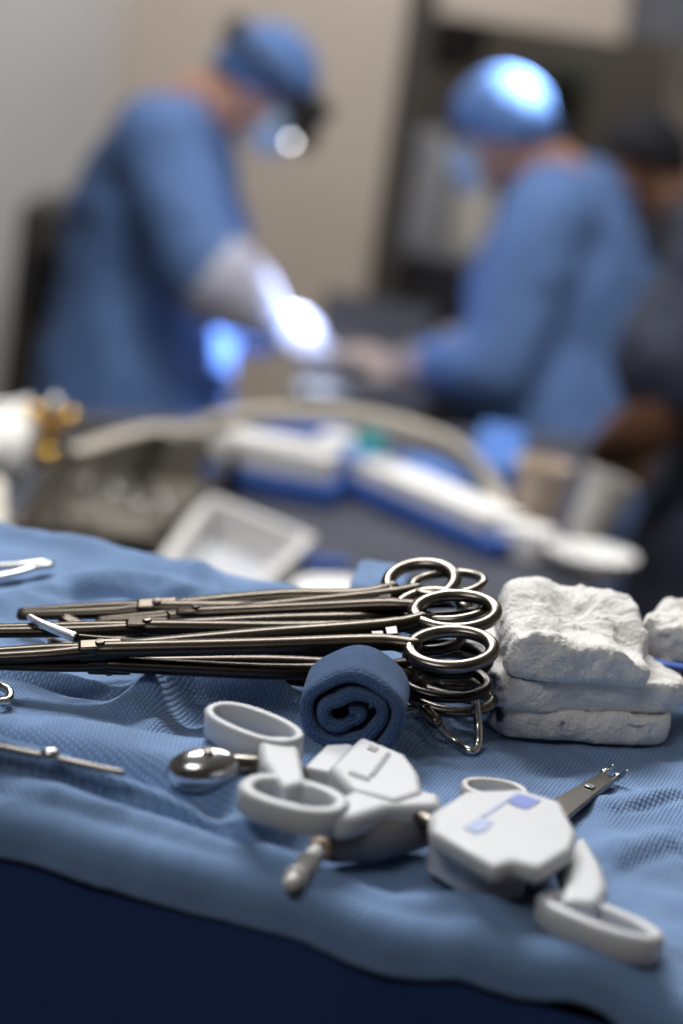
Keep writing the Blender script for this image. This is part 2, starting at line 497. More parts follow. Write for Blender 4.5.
def seg_d(s, t, a, b):
    dx, dy = b[0] - a[0], b[1] - a[1]; L2 = dx * dx + dy * dy
    u = max(0, min(1, ((s - a[0]) * dx + (t - a[1]) * dy) / L2)) if L2 else 0
    return math.hypot(s - a[0] - u * dx, t - a[1] - u * dy)


def towel_h(s, t):
    z = 0.0
    for pl, h, wd in FOLDS:
        d = min(seg_d(s, t, pl[i], pl[i + 1]) for i in range(len(pl) - 1))
        if d < 3 * wd:
            ends = min(math.hypot(s - pl[0][0], t - pl[0][1]), math.hypot(s - pl[-1][0], t - pl[-1][1]))
            z += 1.7 * h * math.exp(-(d / (wd * .85)) ** 2) * (0.45 + 0.55 * smooth01(ends / 0.012))
    z += 0.0016 * nz((s, t), 28, 3.1) + 0.0011 * nz((s * .6, t), 75, 9.0) + 0.0003 * nz((s, t), 200, 5)
    # padded rim under the front edge and the back edge
    k = smooth01(1 - (s - 0.05) / 0.16) * 0.6 + 0.4
    z += 0.0075 * k * math.exp(-((t - 0.008) / 0.009) ** 2)
    z += 0.004 * math.exp(-((t - DEP + 0.006) / 0.010) ** 2)
    return z


def edge_wob(s):
    return 0.0025 * nz((s, 0), 14, 5) + 0.001 * nz((s, 0), 45, 2)


def towel_pt(u, v):
    s = SMIN + 0.012 + (SMAX - SMIN - 0.024) * u
    lo, hi = -0.022, DEP + 0.02
    t = lo + (hi - lo) * v
    if t < 0:      # over the front edge: wrap around a 7 mm radius
        a = min(-t / 0.010, math.pi / 2); ex = max(0, -t - 0.0157)
        return xy(s, edge_wob(s) - 0.010 * math.sin(a), towel_h(s, 0) - 0.010 * (1 - math.cos(a)) - ex)
    if t > DEP:
        a = min((t - DEP) / 0.010, math.pi / 2); ex = max(0, (t - DEP) - 0.0157)
        return xy(s, DEP + 0.010 * math.sin(a) + edge_wob(s + 3), towel_h(s, DEP) - 0.010 * (1 - math.cos(a)) - ex)
    wgt = 1 - smooth01(t / 0.05)
    wg2 = smooth01((t - DEP + 0.05) / 0.05)
    return xy(s, t + edge_wob(s) * wgt + edge_wob(s + 3) * wg2, towel_h(s, t))


mb = MB()
mb.grid(towel_pt, 380, 230, lambda u, v: ((SMAX - SMIN) * u, (DEP + 0.05) * v))
tag(mb.build('surgical_towel', M['towel'], origin=xy(0.1, 0.15), smooth=9, solid=0.0015), 'large blue woven towel spread flat over the instrument stand, wrinkled', 'towel')


def drape_ring(z, out, wave, seed):
    pts = []
    a, b, c, d = SMIN, SMAX, -0.0065, DEP + 0.0065
    per = [(a, c, b, c, 0, -1, 90), (b, c, b, d, 1, 0, 60), (b, d, a, d, 0, 1, 90), (a, d, a, c, -1, 0, 60)]
    for s0, t0, s1, t1, nx, ny, n in per:
        for i in range(n):
            f = i / n; s = s0 + (s1 - s0) * f; t = t0 + (t1 - t0) * f
            wv = wave * (0.5 + 0.5 * math.sin((s * 1.0 + t * 0.8) * 70 + seed)) + wave * nz((s, t), 9, 4)
            edge = min(f, 1 - f); o = out + wv * smooth01(edge / 0.12)
            pts.append(xy(s + nx * o, t + ny * o, z - ZT))
    return pts


mb = MB()
mb.rings([drape_ring(z, o, wv, 1.0) for z, o, wv in ((ZT - 0.022, -0.02, 0), (ZT - 0.019, -0.003, 0), (ZT - 0.012, 0.002, 0.0), (ZT - 0.03, 0.003, 0.001),
          (ZT - 0.08, 0.006, 0.004), (ZT - 0.2, 0.012, 0.012), (ZT - 0.6, 0.02, 0.02), (0.01, 0.03, 0.03))])
tag(mb.build('stand_drape', M['navy'], origin=xy(0.1, 0.15, -ZT)), 'dark navy drape hanging to the floor over the instrument stand in front', 'drape')


# a folded towel: rounded slab over a polygon
def cloth_slab(name, poly, thick, m, rad=0.008, amp=0.001, seed=0.0, base=0.0, step=0.002, follow=True):
    P = [st(p) for p in poly]
    n = len(P)

    def sd(s, t):
        ins = False; dm = 1e9
        for i in range(n):
            a, b = P[i], P[(i + 1) % n]
            dm = min(dm, seg_d(s, t, a, b))
            if (a[1] > t) != (b[1] > t) and s < (b[0] - a[0]) * (t - a[1]) / (b[1] - a[1]) + a[0]: ins = not ins
        return dm if ins else -dm
    s0, s1 = min(p[0] for p in P), max(p[0] for p in P); t0, t1 = min(p[1] for p in P), max(p[1] for p in P)
    ns, nt_ = int((s1 - s0) / step) + 3, int((t1 - t0) / step) + 3
    mb = MB(); idx = {}
    for j in range(nt_):
        for i in range(ns):
            s = s0 - step + i * step; t = t0 - step + j * step
            d = sd(s, t)
            if d > -step * 1.3:
                x = max(0.0, min(1.0, d / rad))
                z = base + (towel_h(s, t) if follow else 0) * 0.8 + thick * math.sqrt(max(0, 1 - (1 - x) ** 2)) + amp * nz((s, t), 40, seed) * x + amp * nz((s, t), 110, seed) * 0.4 * x
                if d <= 0: z = base + min(0, towel_h(s, t)) - 0.001
                idx[i, j] = len(mb.v); mb.uv[len(mb.v)] = (s * 0.94 + t * 0.3, t * 0.94 - s * 0.3); mb.v.append(xy(s, t, z))
    for j in range(nt_ - 1):
        for i in range(ns - 1):
            q = [(i, j), (i + 1, j), (i + 1, j + 1), (i, j + 1)]
            if all(k in idx for k in q): mb.f.append(tuple(idx[k] for k in q))
    c = sum((V((p.x, p.y, 0)) for p in poly), V()) / len(poly)
    return mb.build(name, m, origin=V((c.x, c.y, ZT + base)), smooth=9)


H1 = 0.014
tag(cloth_slab('folded_towel', [tp(-90, 742, H1), tp(0, 752, H1), tp(110, 772, H1), tp(200, 795, H1), tp(278, 818, H1), tp(262, 775, H1), tp(238, 738, H1),
               tp(150, 722, H1), tp(60, 712, H1), tp(-90, 700, H1)], H1, M['towel'], rad=0.007, amp=0.0013, seed=6.0),
    'blue towel folded flat on the front left of the stand', 'towel')


# rolled towels: a spiral sheet with thickness
def rolled_towel(name, front_c, axis, length, R, label, m, turns=2.457, seed=0.0):
    axis = V(axis).normalized(); up = V((0, 0, 1)); up = (up - axis * up.dot(axis)).normalized(); sd = axis.cross(up)
    th = 0.0050
    pts = []; N = 190; r0 = 0.0012; ln = 0.0; prev = None; us = []
    for i in range(N + 1):
        f = i / N; a = 0.9 - f * turns * 2 * math.pi
        r = r0 + (R - th / 2 - r0) * (f ** 0.80)
        wob = (1 - f) * 0.34 + 0.03
        r *= 1 + wob * math.sin(2 * a + 0.8 + seed) * (1 - f * 0.75) + 0.03 * math.sin(5 * a + seed)
        p = (r * math.cos(a), r * math.sin(a) * (0.95))
        if prev: ln += math.hypot(p[0] - prev[0], p[1] - prev[1])
        prev = p; pts.append(p); us.append(ln)
    mb = MB()
    hw = th / 2
    prof = [(-hw, length), (-hw, length * .75), (-hw, length * .5), (-hw, length * .25), (-hw, hw * 2.4), (-hw, hw * 1.4)]
    prof += [(-hw * math.cos(math.pi * k / 10), hw * 1.25 * (1 - math.sin(math.pi * k / 10))) for k in range(1, 10)]
    prof += [(hw, hw * 1.4), (hw, hw * 2.4), (hw, length * .25), (hw, length * .5), (hw, length * .75), (hw, length)]
    cl_len = [0.0]
    for k in range(1, len(prof)): cl_len.append(cl_len[-1] + math.hypot(prof[k][0] - prof[k - 1][0], prof[k][1] - prof[k - 1][1]))
    nrm2 = []
    for i in range(N + 1):
        p, q = pts[max(i - 1, 0)], pts[min(i + 1, N)]; dx, dy = q[0] - p[0], q[1] - p[1]; l = math.hypot(dx, dy) or 1; nrm2.append((dy / l, -dx / l))
    K = len(prof) - 1

    def fn(u, v):
        i = min(N, int(round(u * N))); k = min(K, int(round(v * K))); p = pts[i]; nn = nrm2[i]; o_, y = prof[k]
        o_ *= (1 + .18 * nz((i * .11, k * .3), 1, seed + 4)); o_ *= min(1.0, (N - i) / 4 + .25) * (1 + .12 * nz((i * .05, 0), 1, seed))
        lip = (0.0022 * math.sin(i * 0.075 + seed) + 0.0011 * nz((i * .09, 1), 1, seed)) * max(0, 1 - y / (length * .6))
        x, z = p[0] + nn[0] * o_, p[1] + nn[1] * o_
        return V(front_c) + axis * (y + lip) + sd * x + up * z
    mb.grid(fn, N, K, lambda u, v: (cl_len[min(K, int(round(v * K)))], us[min(N, int(round(u * N)))]))
    o = mb.build(name, m, origin=V(front_c) + axis * length / 2 - up * R, smooth=9)
    tag(o, label, 'towel')
    return o


rb = tp(338, 777, 0.0); RR = 0.0210
rolled_towel('rolled_towel', V((rb.x, rb.y, ZT + RR + 0.0012)), V((0.05, 1, 0.0)), 0.030, RR, 'blue towel rolled into a spiral, its end facing front before the clamps', M['towel_shaded'])
BT = [tp(340, 628), tp(398, 636), tp(408, 606), tp(352, 598)]
# ------------------------------------------------------------------ ring-handled clamps
def clamp(label, near, far, tip, m, mring=None, ra=0.0150, rw=0.0112, rt=0.0023, bend=0.0, mj=None, lock=0.66, sh=0.0034, name='hemostat_clamp'):
    A = tp(*near); B = tp(*far); T = tp(*tip)
    mid = (A + B) / 2
    d = (T - mid).normalized(); wv = (B - A) - d * (B - A).dot(d); wv.normalize(); nrm = d.cross(wv)
    mring = mring or m
    root = thing(name, label, 'clamp', mid)
    LK = mid + (T - mid) * lock
    L = (T - mid).length
    for s, C, oth in ((-1, A, B), (1, B, A)):
        el = [C + d * (ra * math.cos(2 * math.pi * k / 40)) + wv * (rw * math.sin(2 * math.pi * k / 40)) + nrm * (0.0009 * s) for k in range(40)]
        rg = MB().tube(el, rt, 12, closed=True, flat=0.85, up=nrm).build('finger_ring', mring, root, origin=C, smooth=9)
        st_ = C + d * (ra * 0.86) - wv * (rw * 0.5 * s) * 0.6 + nrm * (0.0009 * s)
        p1 = C + d * (ra + 0.012) - wv * s * rw * 0.62 + nrm * (0.0009 * s)
        p2 = mid + d * (L * lock * 0.55) + wv * (0.0042 * s) + nrm * (0.0007 * s)
        p3 = LK + wv * (0.0006 * s) + nrm * 0.0005 * s
        p4 = LK + (T - LK) * 0.35 - wv * (0.0016 * s)
        p5 = LK + (T - LK) * 0.75 - wv * (0.0012 * s) + V((0, 0, 0))
        p6 = T - wv * (0.0008 * s)
        path = catmull([st_, p1, p2, p3], 7)
        MB().tube(path, [sh * (1.0 if k < 6 else 1.08) for k in range(len(path))], 10, flat=0.8, up=nrm).build('shank', m, root, origin=p2, smooth=9)
        jp = catmull([LK - d * 0.002, LK + d * 0.010 - wv * 0.001 * s, p4, p5 + bend * wv, p6 + bend * 2.4 * wv], 6)
        MB().tube(jp, [0.0034 - 0.0010 * k / (len(jp) - 1) for k in range(len(jp))], 10, flat=0.75, up=nrm).build('jaw', mj or m, root, origin=p4, smooth=9)
        # ratchet tooth bar between the shanks just ahead of the rings
        q = C + d * (ra + 0.010) - wv * s * rw * 0.55
        MB().box(q - wv * s * 0.0035, 0.0045, 0.0095, 0.0016, (d, wv, nrm)).build('ratchet', B_, root, origin=q, bevel=0.0003)
    MB().box(LK, 0.016, 0.0066, 0.0060, (d, wv, nrm)).build('box_lock', m, root, origin=LK, bevel=0.0012)
    MB().lathe(LK - nrm * 0.0042, nrm, [(0.0001, 0), (0.0016, 0.0002), (0.0018, 0.0008), (0.0018, 0.0076), (0.0016, 0.0082), (0.0001, 0.0084)], 14).build('pivot_screw', m, root, origin=LK)
    return root


S_, W_, B_, P_ = M['steel'], M['steel_warm'], M['steel_black'], M['steel_bright']
clamp('steel clamp with the wide matte finger ring nearest the front of the stack', (451, 651, .0375), (455, 610, .0460), (-85, 660, .009), W_, S_, rt=0.0027)
clamp('black coated clamp, its dark rings behind the wide matte ring', (423, 638, .0330), (430, 607, .0385), (-60, 632, .012), W_, B_, rt=0.0025, ra=.0138, lock=.58)
clamp('steel clamp on top of the stack, uppermost finger ring, blunt closed jaws', (430, 613, .0370), (421, 580, .0445), (22, 614, .008), W_, S_, rt=0.0028, ra=.0130)
clamp('steel clamp with curved bright jaw tips in the middle of the bundle', (452, 697, .0135), (455, 668, .019), (58, 632, .008), W_, S_, bend=0.004, mj=W_, lock=0.72)
clamp('lower black ringed clamp under the wide matte ring', (446, 684, .0225), (448, 657, .027), (-70, 661, .009), W_, B_)
clamp('steel clamp with bright rings nested inside the upper ring', (452, 610, .0425), (447, 582, .0462), (100, 622, .013), W_, S_, ra=0.0138, rw=0.0108, rt=0.0021, lock=.72)
clamp('lowest clamp of the bundle, resting on the towel behind the roll', (440, 706, .008), (456, 684, .0085), (150, 662, .004), W_, S_, rt=0.0017)
clamp('steel clamp lying at the far side of the bundle', (441, 612, .037), (436, 597, .033), (210, 608, .014), W_, B_, ra=0.014, rt=0.0018, lock=.6)

# bright curved wire jaws pointing up to the left
root = thing('fine_forceps', 'fine forceps with two bright bent tips among the clamp shafts', 'forceps', tp(80, 640, .014))
for pts in ([(30, 617, .0205), (42, 624, .0205), (74, 637, .0195), (105, 641, .0180), (330, 654, .018)], [(29, 627, .008), (38, 632, .008), (52, 642, .0085), (90, 648, .011), (330, 660, .013)]):
    P = [tp(*p) for p in pts]
    MB().tube(catmull(P[:3], 8), [0.0012 + 0.0007 * k / 16 for k in range(17)], 10).build('tip', M['steel_lit_tip'], root, origin=P[1], smooth=9)
    MB().tube(catmull(P[2:], 8), 0.0019, 10).build('arm', W_, root, origin=P[3], smooth=9)

# wire stringer hanging out of the rings
wire = [tp(*p) for p in ((408, 713, .008), (424, 712, .010), (431, 716, .010), (441, 729, .006), (456, 742, .0026), (467, 750, .002), (474, 751, .002), (478, 744, .0035), (478, 725, .0095), (477, 712, .013), (476, 700, .016))]
root = thing('instrument_stringer', 'bent steel wire loop hanging from the lowest finger rings onto the towel', 'wire holder', tp(455, 750))
MB().tube(catmull(wire, 6), 0.00165, 12).build('wire_loop', P_, root, origin=wire[4], smooth=9)
MB().tube([tp(425, 711, .0105), tp(436, 722, .0085)], 0.0026, 12).build('clasp', S_, root, origin=tp(430, 716, .01), smooth=9)

# loose steel pieces at the left
root = thing('thumb_forceps', 'bright steel forceps tips at the far left edge of the towel', 'forceps', tp(20, 570))
for pts in ([(-90, 566, .006), (0, 566, .006), (36, 563, .006), (50, 563, .005)], [(-90, 590, .004), (0, 576, .004), (36, 566.5, .005), (50, 565, .005)]):
    P = [tp(*p) for p in pts]
    MB().tube(catmull(P, 8), [0.0022] * 16 + [0.0026] * 8 + [0.0022], 10, flat=0.6).build('arm', P_, root, origin=P[1], smooth=9)
root = thing('wire_hook', 'small looped steel end at the left edge behind the folded towel', 'hook', tp(0, 695))
lp = [tp(*p) for p in ((-60, 688, .006), (-10, 684, .006), (5, 688, .006), (10, 694, .005), (6, 701, .004), (-10, 702, .004), (-60, 700, .004))]
MB().tube(catmull(lp, 8), 0.0016, 10).build('loop', P_, root, origin=lp[3], smooth=9)
root = thing('steel_probe', 'thin steel probe with a bright bead lying on the folded towel', 'probe', tp(50, 760, H1))
pr = [tp(*p) for p in ((-60, 740, .0172), (0, 747, .0170), (50, 757, .0168), (90, 766, .0168), (122, 773, .0166))]
MB().tube(pr, 0.0010, 8).build('rod', M['steel'], root, origin=pr[2], smooth=9)
MB().ellipsoid(pr[2] + V((0, 0, .0008)), V((.0032, 0, 0)), V((0, .0022, 0)), V((0, 0, .0022))).build('bead', P_, root, origin=pr[2], smooth=9)


# ------------------------------------------------------------------ white ring-handled sealers
def oval_band(e0, e1, h, minor, wall, tall, m, parent, name='finger_ring', tilt=0.0, n=48):
    """oval loop with flat walls: long axis between two points of the stand at height h"""
    a = tp(*e0, h); b = tp(*e1, h); c = (a + b) / 2; X = (b - a); la = X.length / 2; X.normalize()
    Y = V((0, 0, 1)).cross(X).normalized()
    Z = V((0, 0, 1)); q = Matrix.Rotation(tilt, 3, X); Y = q @ Y; Z = q @ Z
    rr = []
    for k in range(n):
        t = 2 * math.pi * k / n; cx, sy = math.cos(t), math.sin(t)
        ex = math.copysign(abs(cx) ** 0.85, cx); ey = math.copysign(abs(sy) ** 0.85, sy)
        o = c + X * (la * ex) + Y * (minor * ey); i = c + X * ((la - wall) * ex) + Y * ((minor - wall) * ey)
        z0, z1 = -tall, 0.0; bv = wall * 0.22
        od = (o - i).normalized()
        rr.append([o - od * bv + Z * z1, i + od * bv + Z * z1, i + Z * (z1 - bv), i + Z * (z0 + bv), i + od * bv + Z * z0, o - od * bv + Z * z0, o + Z * (z0 + bv), o + Z * (z1 - bv)])
    mb = MB(); mb.rings(rr, closed=True)
    return mb.build(name, m, parent, origin=c, smooth=math.radians(60))


PL = M['plastic']


def shell(name, px, h1, h0, parent, m=None, bevel=0.002, flare=None):
    top = [tp(x, y, h1) for x, y in px]
    bot = [V((p.x, p.y, ZT + h0)) for p in top]
    if flare:
        c = sum(bot, V()) / len(bot); bot = [c + (p - c) * flare for p in bot]
    mb = MB(); mb.prism(bot, top)
    return mb.build(name, m or PL, parent, origin=sum(top, V()) / len(top), bevel=bevel)


def bar(name, pts, r, parent, m=None, flat=0.6):
    P = [tp(*p) for p in pts]
    rr = r if isinstance(r, list) else [r] * len(P)
    Q = catmull(P, 6); R_ = []
    for i in range(len(Q)):
        f = i / 6; k = min(int(f), len(rr) - 2); R_.append(rr[k] + (rr[k + 1] - rr[k]) * (f - k))
    return MB().tube(Q, R_, 14, flat=flat).build(name, m or PL, parent, origin=P[len(P) // 2], smooth=9)


def mark(name, px, h, parent, m):
    pts = [tp(x, y, h) for x, y in px]
    mb = MB(); mb.prism([p - V((0, 0, .0001)) for p in pts], [p + V((0, 0, .00015)) for p in pts])
    return mb.build(name, m, parent, origin=sum(pts, V()) / len(pts))


# left sealer
r1 = thing('vessel_sealer', 'white plastic ring-handled sealer lying left, its two finger rings pointing left', 'surgical instrument', tp(340, 800))
oval_band((211, 703), (298, 739), .0255, .0098, .0030, .0090, PL, r1, tilt=0.12)
shell('handle', [(258, 735), (292, 735), (300, 748), (307, 782), (284, 786), (262, 758)], .0235, .012, r1, bevel=.0020)
oval_band((242, 778), (347, 806), .0225, .0118, .0046, .0085, PL, r1, tilt=0.06)
shell('handle', [(330, 800), (352, 789), (392, 783), (441, 793), (442, 805), (388, 806), (352, 818), (334, 816)], .0205, .0125, r1, bevel=.0024)
b1 = shell('body', [(329, 765), (361, 735), (407, 754), (420, 772), (424, 792), (396, 801), (352, 788)], .0215, .006, r1, bevel=.0022)
mark('printed_line', [(370, 745), (379, 748), (376, 752), (367, 749)], .0217, b1, M['print_grey'])
mark('printed_line', [(387, 752), (391, 754), (374, 777), (369, 775)], .0217, b1, M['print_grey'])
mark('printed_line', [(350, 771), (371, 778), (369, 781), (348, 774)], .0217, b1, M['print_grey'])
shell('side_wing', [(304, 766), (326, 744), (348, 743), (355, 745), (330, 772)], .0185, .006, r1, bevel=.0018)
dk = [tp(*p) for p in ((335, 840, .0085), (372, 836, .0095), (420, 826, .0100))]
MB().tube(dk, [.0070, .0080, .0070], 20).build('drive_housing', M['plastic_grey'], r1, origin=dk[1], smooth=9)
sp = [tp(*p) for p in ((340, 826, .0105), (326, 842, .0085), (313, 857, .0065), (301, 872, .005), (291, 884, .0042))]
MB().tube(sp, [.0032, .0032, .0028, .0032, .0026], 16).build('connector', M['clear'], r1, origin=sp[2], smooth=9)
for k, (a, b) in enumerate(((1, 2), (2, 3), (3, 4))):
    q = (sp[a] + sp[b]) / 2; d = (sp[b] - sp[a]).normalized()
    MB().lathe(q - d * .001, d, [(.0036, 0), (.0038, .0006), (.0038, .0016), (.0036, .002)], 20).build('collar', M['amber'] if k == 0 else M['clear'], r1, origin=q)

# right sealer
r2 = thing('vessel_sealer', 'white plastic ring-handled sealer lying right, boxy body with blue print', 'surgical instrument', tp(500, 880))
b2 = shell('body', [(430, 812), (464, 790), (520, 788), (562, 801), (578, 832), (573, 848), (540, 868), (514, 860), (496, 867), (431, 829)], .0225, .0165, r2, bevel=.0020)
shell('lower_body', [(432, 814), (466, 792), (530, 796), (540, 830), (530, 858), (514, 860), (496, 867), (431, 830)], .0168, .0022, r2, m=PL, bevel=.002, flare=0.97)
shell('recess_shade_block', [(531, 797), (556, 812), (562, 836), (545, 852), (529, 856)], .0166, .003, r2, m=M['plastic_recess_shade'], bevel=.002)  # dark block put in as the shaded recess under the body plate
mark('printed_mark', [(507, 801), (520, 794), (530, 797), (541, 801), (527, 809), (516, 806)], .0227, b2, M['print_blue'])
mark('printed_mark', [(464, 828), (478, 818), (494, 822), (485, 831), (476, 834)], .0227, b2, M['print_blue_pale'])
mark('printed_line', [(481, 816), (516, 793), (519, 794), (485, 817)], .0227, b2, M['print_blue_pale'])
oval_band((542, 890), (662, 938), .0135, .0108, .0046, .0085, PL, r2, tilt=-0.08)
shell('handle', [(558, 850), (584, 832), (604, 866), (609, 886), (599, 904), (560, 900), (566, 876)], .0150, .0060, r2, bevel=.0024)
oval_band((462, 783), (528, 790), .0165, .0085, .0022, .0050, M['clear'], r2, name='rear_ring')
bar('trigger', [(500, 880, .010), (528, 872, .011), (556, 862, .012)], [.0036, .0030, .003], r2, m=M['plastic'], flat=0.7)
bar('linkage', [(414, 812, .017), (428, 822, .016), (446, 834, .015)], [.003, .003, .003], r2, m=M['steel'], flat=0.7)

# toothed retractor blade
root = thing('toothed_retractor', 'flat steel blade with two upturned teeth sticking out under the right sealer', 'retractor', tp(590, 800))
bl = [tp(*p) for p in ((540, 806, .0045), (601, 772, .0040), (617, 777, .0040), (560, 822, .0045))]
mb = MB(); mb.prism([p - V((0, 0, .0022)) for p in bl], bl); mb.build('blade', S_, root, origin=bl[1], bevel=.0005)
for a, b, c in (((604, 773, .003), (609, 769, .0045), (613, 766, .007)), ((617, 777, .003), (623, 775, .0045), (627, 771, .0075))):
    P = [tp(*a), tp(*b), tp(*c)]
    MB().tube(catmull(P, 5), [0.0016 - 0.0010 * k / 10 for k in range(11)], 10).build('tooth', P_, root, origin=P[1], smooth=9)
sl = [tp(*p) for p in ((584, 787, .0041), (588, 785, .0041), (596, 788, .0041), (592, 790, .0041))]
mb = MB(); mb.prism(sl, [p + V((0, 0, .0008)) for p in sl]); mb.build('stud', P_, root, origin=sl[0], bevel=.0002)

# spoon-shaped steel head
root = thing('steel_spoon', 'shiny rounded steel spoon head on the folded towel, left of the white finger rings', 'spoon', tp(205, 768, H1))
a = tp(166, 769, .0138); b = tp(243, 766, .0165); X = (b - a) / 2; c = (a + b) / 2 - V((0, 0, .001)); xn = X.normalized(); yn = V((0, 0, 1)).cross(xn).normalized()
MB().ellipsoid(c, X, yn * .0085, V((0, 0, .0075)), 28, 18).build('bowl', P_, root, origin=c, smooth=9)
MB().tube([b - xn * .004, b + xn * .010 - V((0, 0, .0005)), b + xn * .022 - V((0, 0, .004))], [.0042, .0030, .0024], 14).build('handle', S_, root, origin=b, smooth=9)
MB().lathe(c + yn * -.0025 + V((0, 0, .0058)), V((0, -.2, 1)), [(.0019, 0), (.0019, .0014), (.0012, .0020), (.0002, .0021)], 14).build('rivet', S_, root, origin=c)


# ------------------------------------------------------------------ gauze sponges
def pillow(name, corners, z0, z1, m, label=None, amp=0.0016, seed=0.0, nu=90, nv=90, nh=18, sag=0.0, expo=0.5, parent=None, ztop=None, layers=0, groove=0.0022, cat='gauze sponge', group=None, base=None, scale=1.0, bumps=1.0):
    """soft folded pad over four ground corners (near-left, near-right, far-right, far-left)"""
    base = ZT if base is None else base
    c = [V((p.x, p.y, 0)) for p in corners]
    cen = sum(c, V()) / 4
    mb = MB()
    rings = []

    def out(u, v): return (c[0] * (1 - u) + c[1] * u) * (1 - v) + (c[3] * (1 - u) + c[2] * u) * v
    per = []
    for i in range(nu): per.append((i / nu, 0.0))
    for i in range(nv): per.append((1.0, i / nv))
    for i in range(nu): per.append((1 - i / nu, 1.0))
    for i in range(nv): per.append((0.0, 1 - i / nv))

    def zt(u, v):
        if ztop is None: return z1
        return ztop(u, v)
    prof = []
    for k in range(nh + 1):        # side profile from the bottom edge up to the top rim
        a = -math.pi / 2 + math.pi * k / nh
        prof.append((math.copysign(abs(math.cos(a)) ** expo, 1), (math.sin(a) + 1) / 2))
    ins = list(x / 14 for x in range(1, 15))
    R_ = (z1 - z0) * 0.42

    def place(u, v, shrink, zf, side):
        uu = 0.5 + (u - 0.5); p = out(uu, v)
        # round the corners of the outline
        du, dv = abs(u - .5) * 2, abs(v - .5) * 2
        k = (du ** 7 + dv ** 7) ** (1 / 7.0)
        q = cen + (p - cen) * ((1.0 / max(k, 1e-6)) if side else 1.0) * 1.0
        dirr = (q - cen); L = dirr.length
        q = cen + dirr * max(0.0, (L - shrink) / max(L, 1e-6))
        z = z0 + (zt(u, v) - z0) * zf
        return V((q.x, q.y, base + z))
    for r_, zf in prof:
        ring = []
        for (u, v) in per:
            p = place(u, v, R_ * (1 - r_) * 0.9, zf, True)
            if layers:
                g = sum(math.exp(-((zf - (j + 1) / (layers + 1)) / 0.055) ** 2) for j in range(layers))
                dirr = (V((p.x, p.y, 0)) - cen).normalized(); p = p - dirr * groove * g
            ring.append(p)
        rings.append(ring)
    top0 = rings[-1]
    for s in ins:                  # the top face, as shrinking rings
        ring = []
        for j, (u, v) in enumerate(per):
            f = 1 - s
            uu, vv = .5 + (u - .5) * f, .5 + (v - .5) * f
            q = V((cen.x, cen.y, 0)) + (V((top0[j].x, top0[j].y, 0)) - cen) * max(f, 0.0)
            ring.append(V((q.x, q.y, base + zt(uu, vv))))
        rings.append(ring)
    n = len(per)
    mb.rings(rings, cap=False)
    mb.f.append(tuple(range(n))[::-1])
    # fluffy surface
    ctr = V((cen.x, cen.y, base + (z0 + z1) / 2))
    newv = []
    for p in mb.v:
        d = (p - ctr); d.z *= 2.2; d.normalize()
        if p.z > base + z0 + (z1 - z0) * .80: d = V((d.x * .15, d.y * .15, 1.0))
        a = amp * (nz(p, 75 / scale, seed) * 1.2 + bumps * 0.55 * nz(p, 210 / scale, seed + 3) + bumps * 0.32 * nz(p, 520 / scale, seed + 8))
        lim = smooth01((p.z - base - z0) / max(1e-6, (z1 - z0) * 0.25))
        newv.append(p + V((d.x * a, d.y * a, d.z * a * lim)))
    mb.v = newv
    xs = [(p - c[0]).dot((c[1] - c[0]).normalized()) for p in mb.v]
    mb.uv = {i: (x / (c[1] - c[0]).length, 0.5) for i, x in enumerate(xs)}
    o = mb.build(name, m, parent, origin=V((cen.x, cen.y, base + z0)), smooth=9)
    if label: tag(o, label, cat, group)
    return o


GR = 'white gauze sponges stacked on the right of the stand'
bl_, br_ = tp(484, 748, .001), tp(672, 752, .001)


def corner4(nl, nr, depth, skew=0.0, hl=0.0):
    a = tp(*nl, hl); b = tp(*nr, hl); e = (b - a).normalized(); n = V((-e.y, e.x, 0))
    return [a, b, b + n * depth + e * skew, a + n * depth + e * skew]


pillow('gauze_sponge', corner4((488, 740), (672, 752), .080, .020), .0008, .0125, M['gauze_stained'], 'bottom sponge of the white gauze stack, dark ink threads at its left end', amp=0.0018, seed=1.0, bumps=.7, group=GR)
pillow('gauze_sponge', corner4((489, 712), (690, 716), .078, .020, hl=.012), .0118, .0245, M['gauze_stained'], 'middle white gauze sponge, ink flecked left end, between top and bottom sponges', amp=0.0022, seed=4.0, bumps=.7, group=GR)


def top_z(u, v):
    return .0395 + .0065 * smooth01((v - .25) / .6) + .0035 * math.exp(-((u - .15) / .2) ** 2) - .0025 * math.exp(-(((u - .55) / .28) ** 2 + ((v - .55) / .28) ** 2)) - .006 * smooth01((u - .72) / .28) * smooth01((.5 - v) / .3)


pillow('gauze_sponge', corner4((503, 682), (650, 692), .066, .015, hl=.024), .0240, .0445, M['gauze'], 'thick top sponge of the white gauze stack, puffy and crumpled', amp=0.0023, seed=7.0, group=GR, ztop=top_z)
pillow('gauze_sponge', corner4((632, 656), (740, 674), .050, .012, hl=.024), .0240, .0385, M['gauze'], 'crumpled white gauze sponge at the right edge, beside the top sponge', amp=0.0026, seed=12.0, group=GR)
root = thing('marker_tape', 'short blue tape poking out between gauze sponges at the right edge', 'tape', tp(668, 664, .024))
P = [tp(*p) for p in ((654, 661, .0252), (668, 664, .0256), (690, 668, .0254))]
MB().tube(catmull(P, 6), .0036, 12, flat=0.3).build('strip', M['blue_wrap'], root, origin=P[1], smooth=9)

o = pillow('bunched_towel', BT, .0005, .0190, M['towel'], 'bunched blue towel end standing behind the finger rings of the clamps', amp=.0010, seed=21.0, nu=40, nv=40, cat='towel', bumps=.3)
o.data.uv_layers[0].data.foreach_set('uv', [c for lp in o.data.loops for c in (o.data.vertices[lp.vertex_index].co.x, o.data.vertices[lp.vertex_index].co.y + o.data.vertices[lp.vertex_index].co.z)])

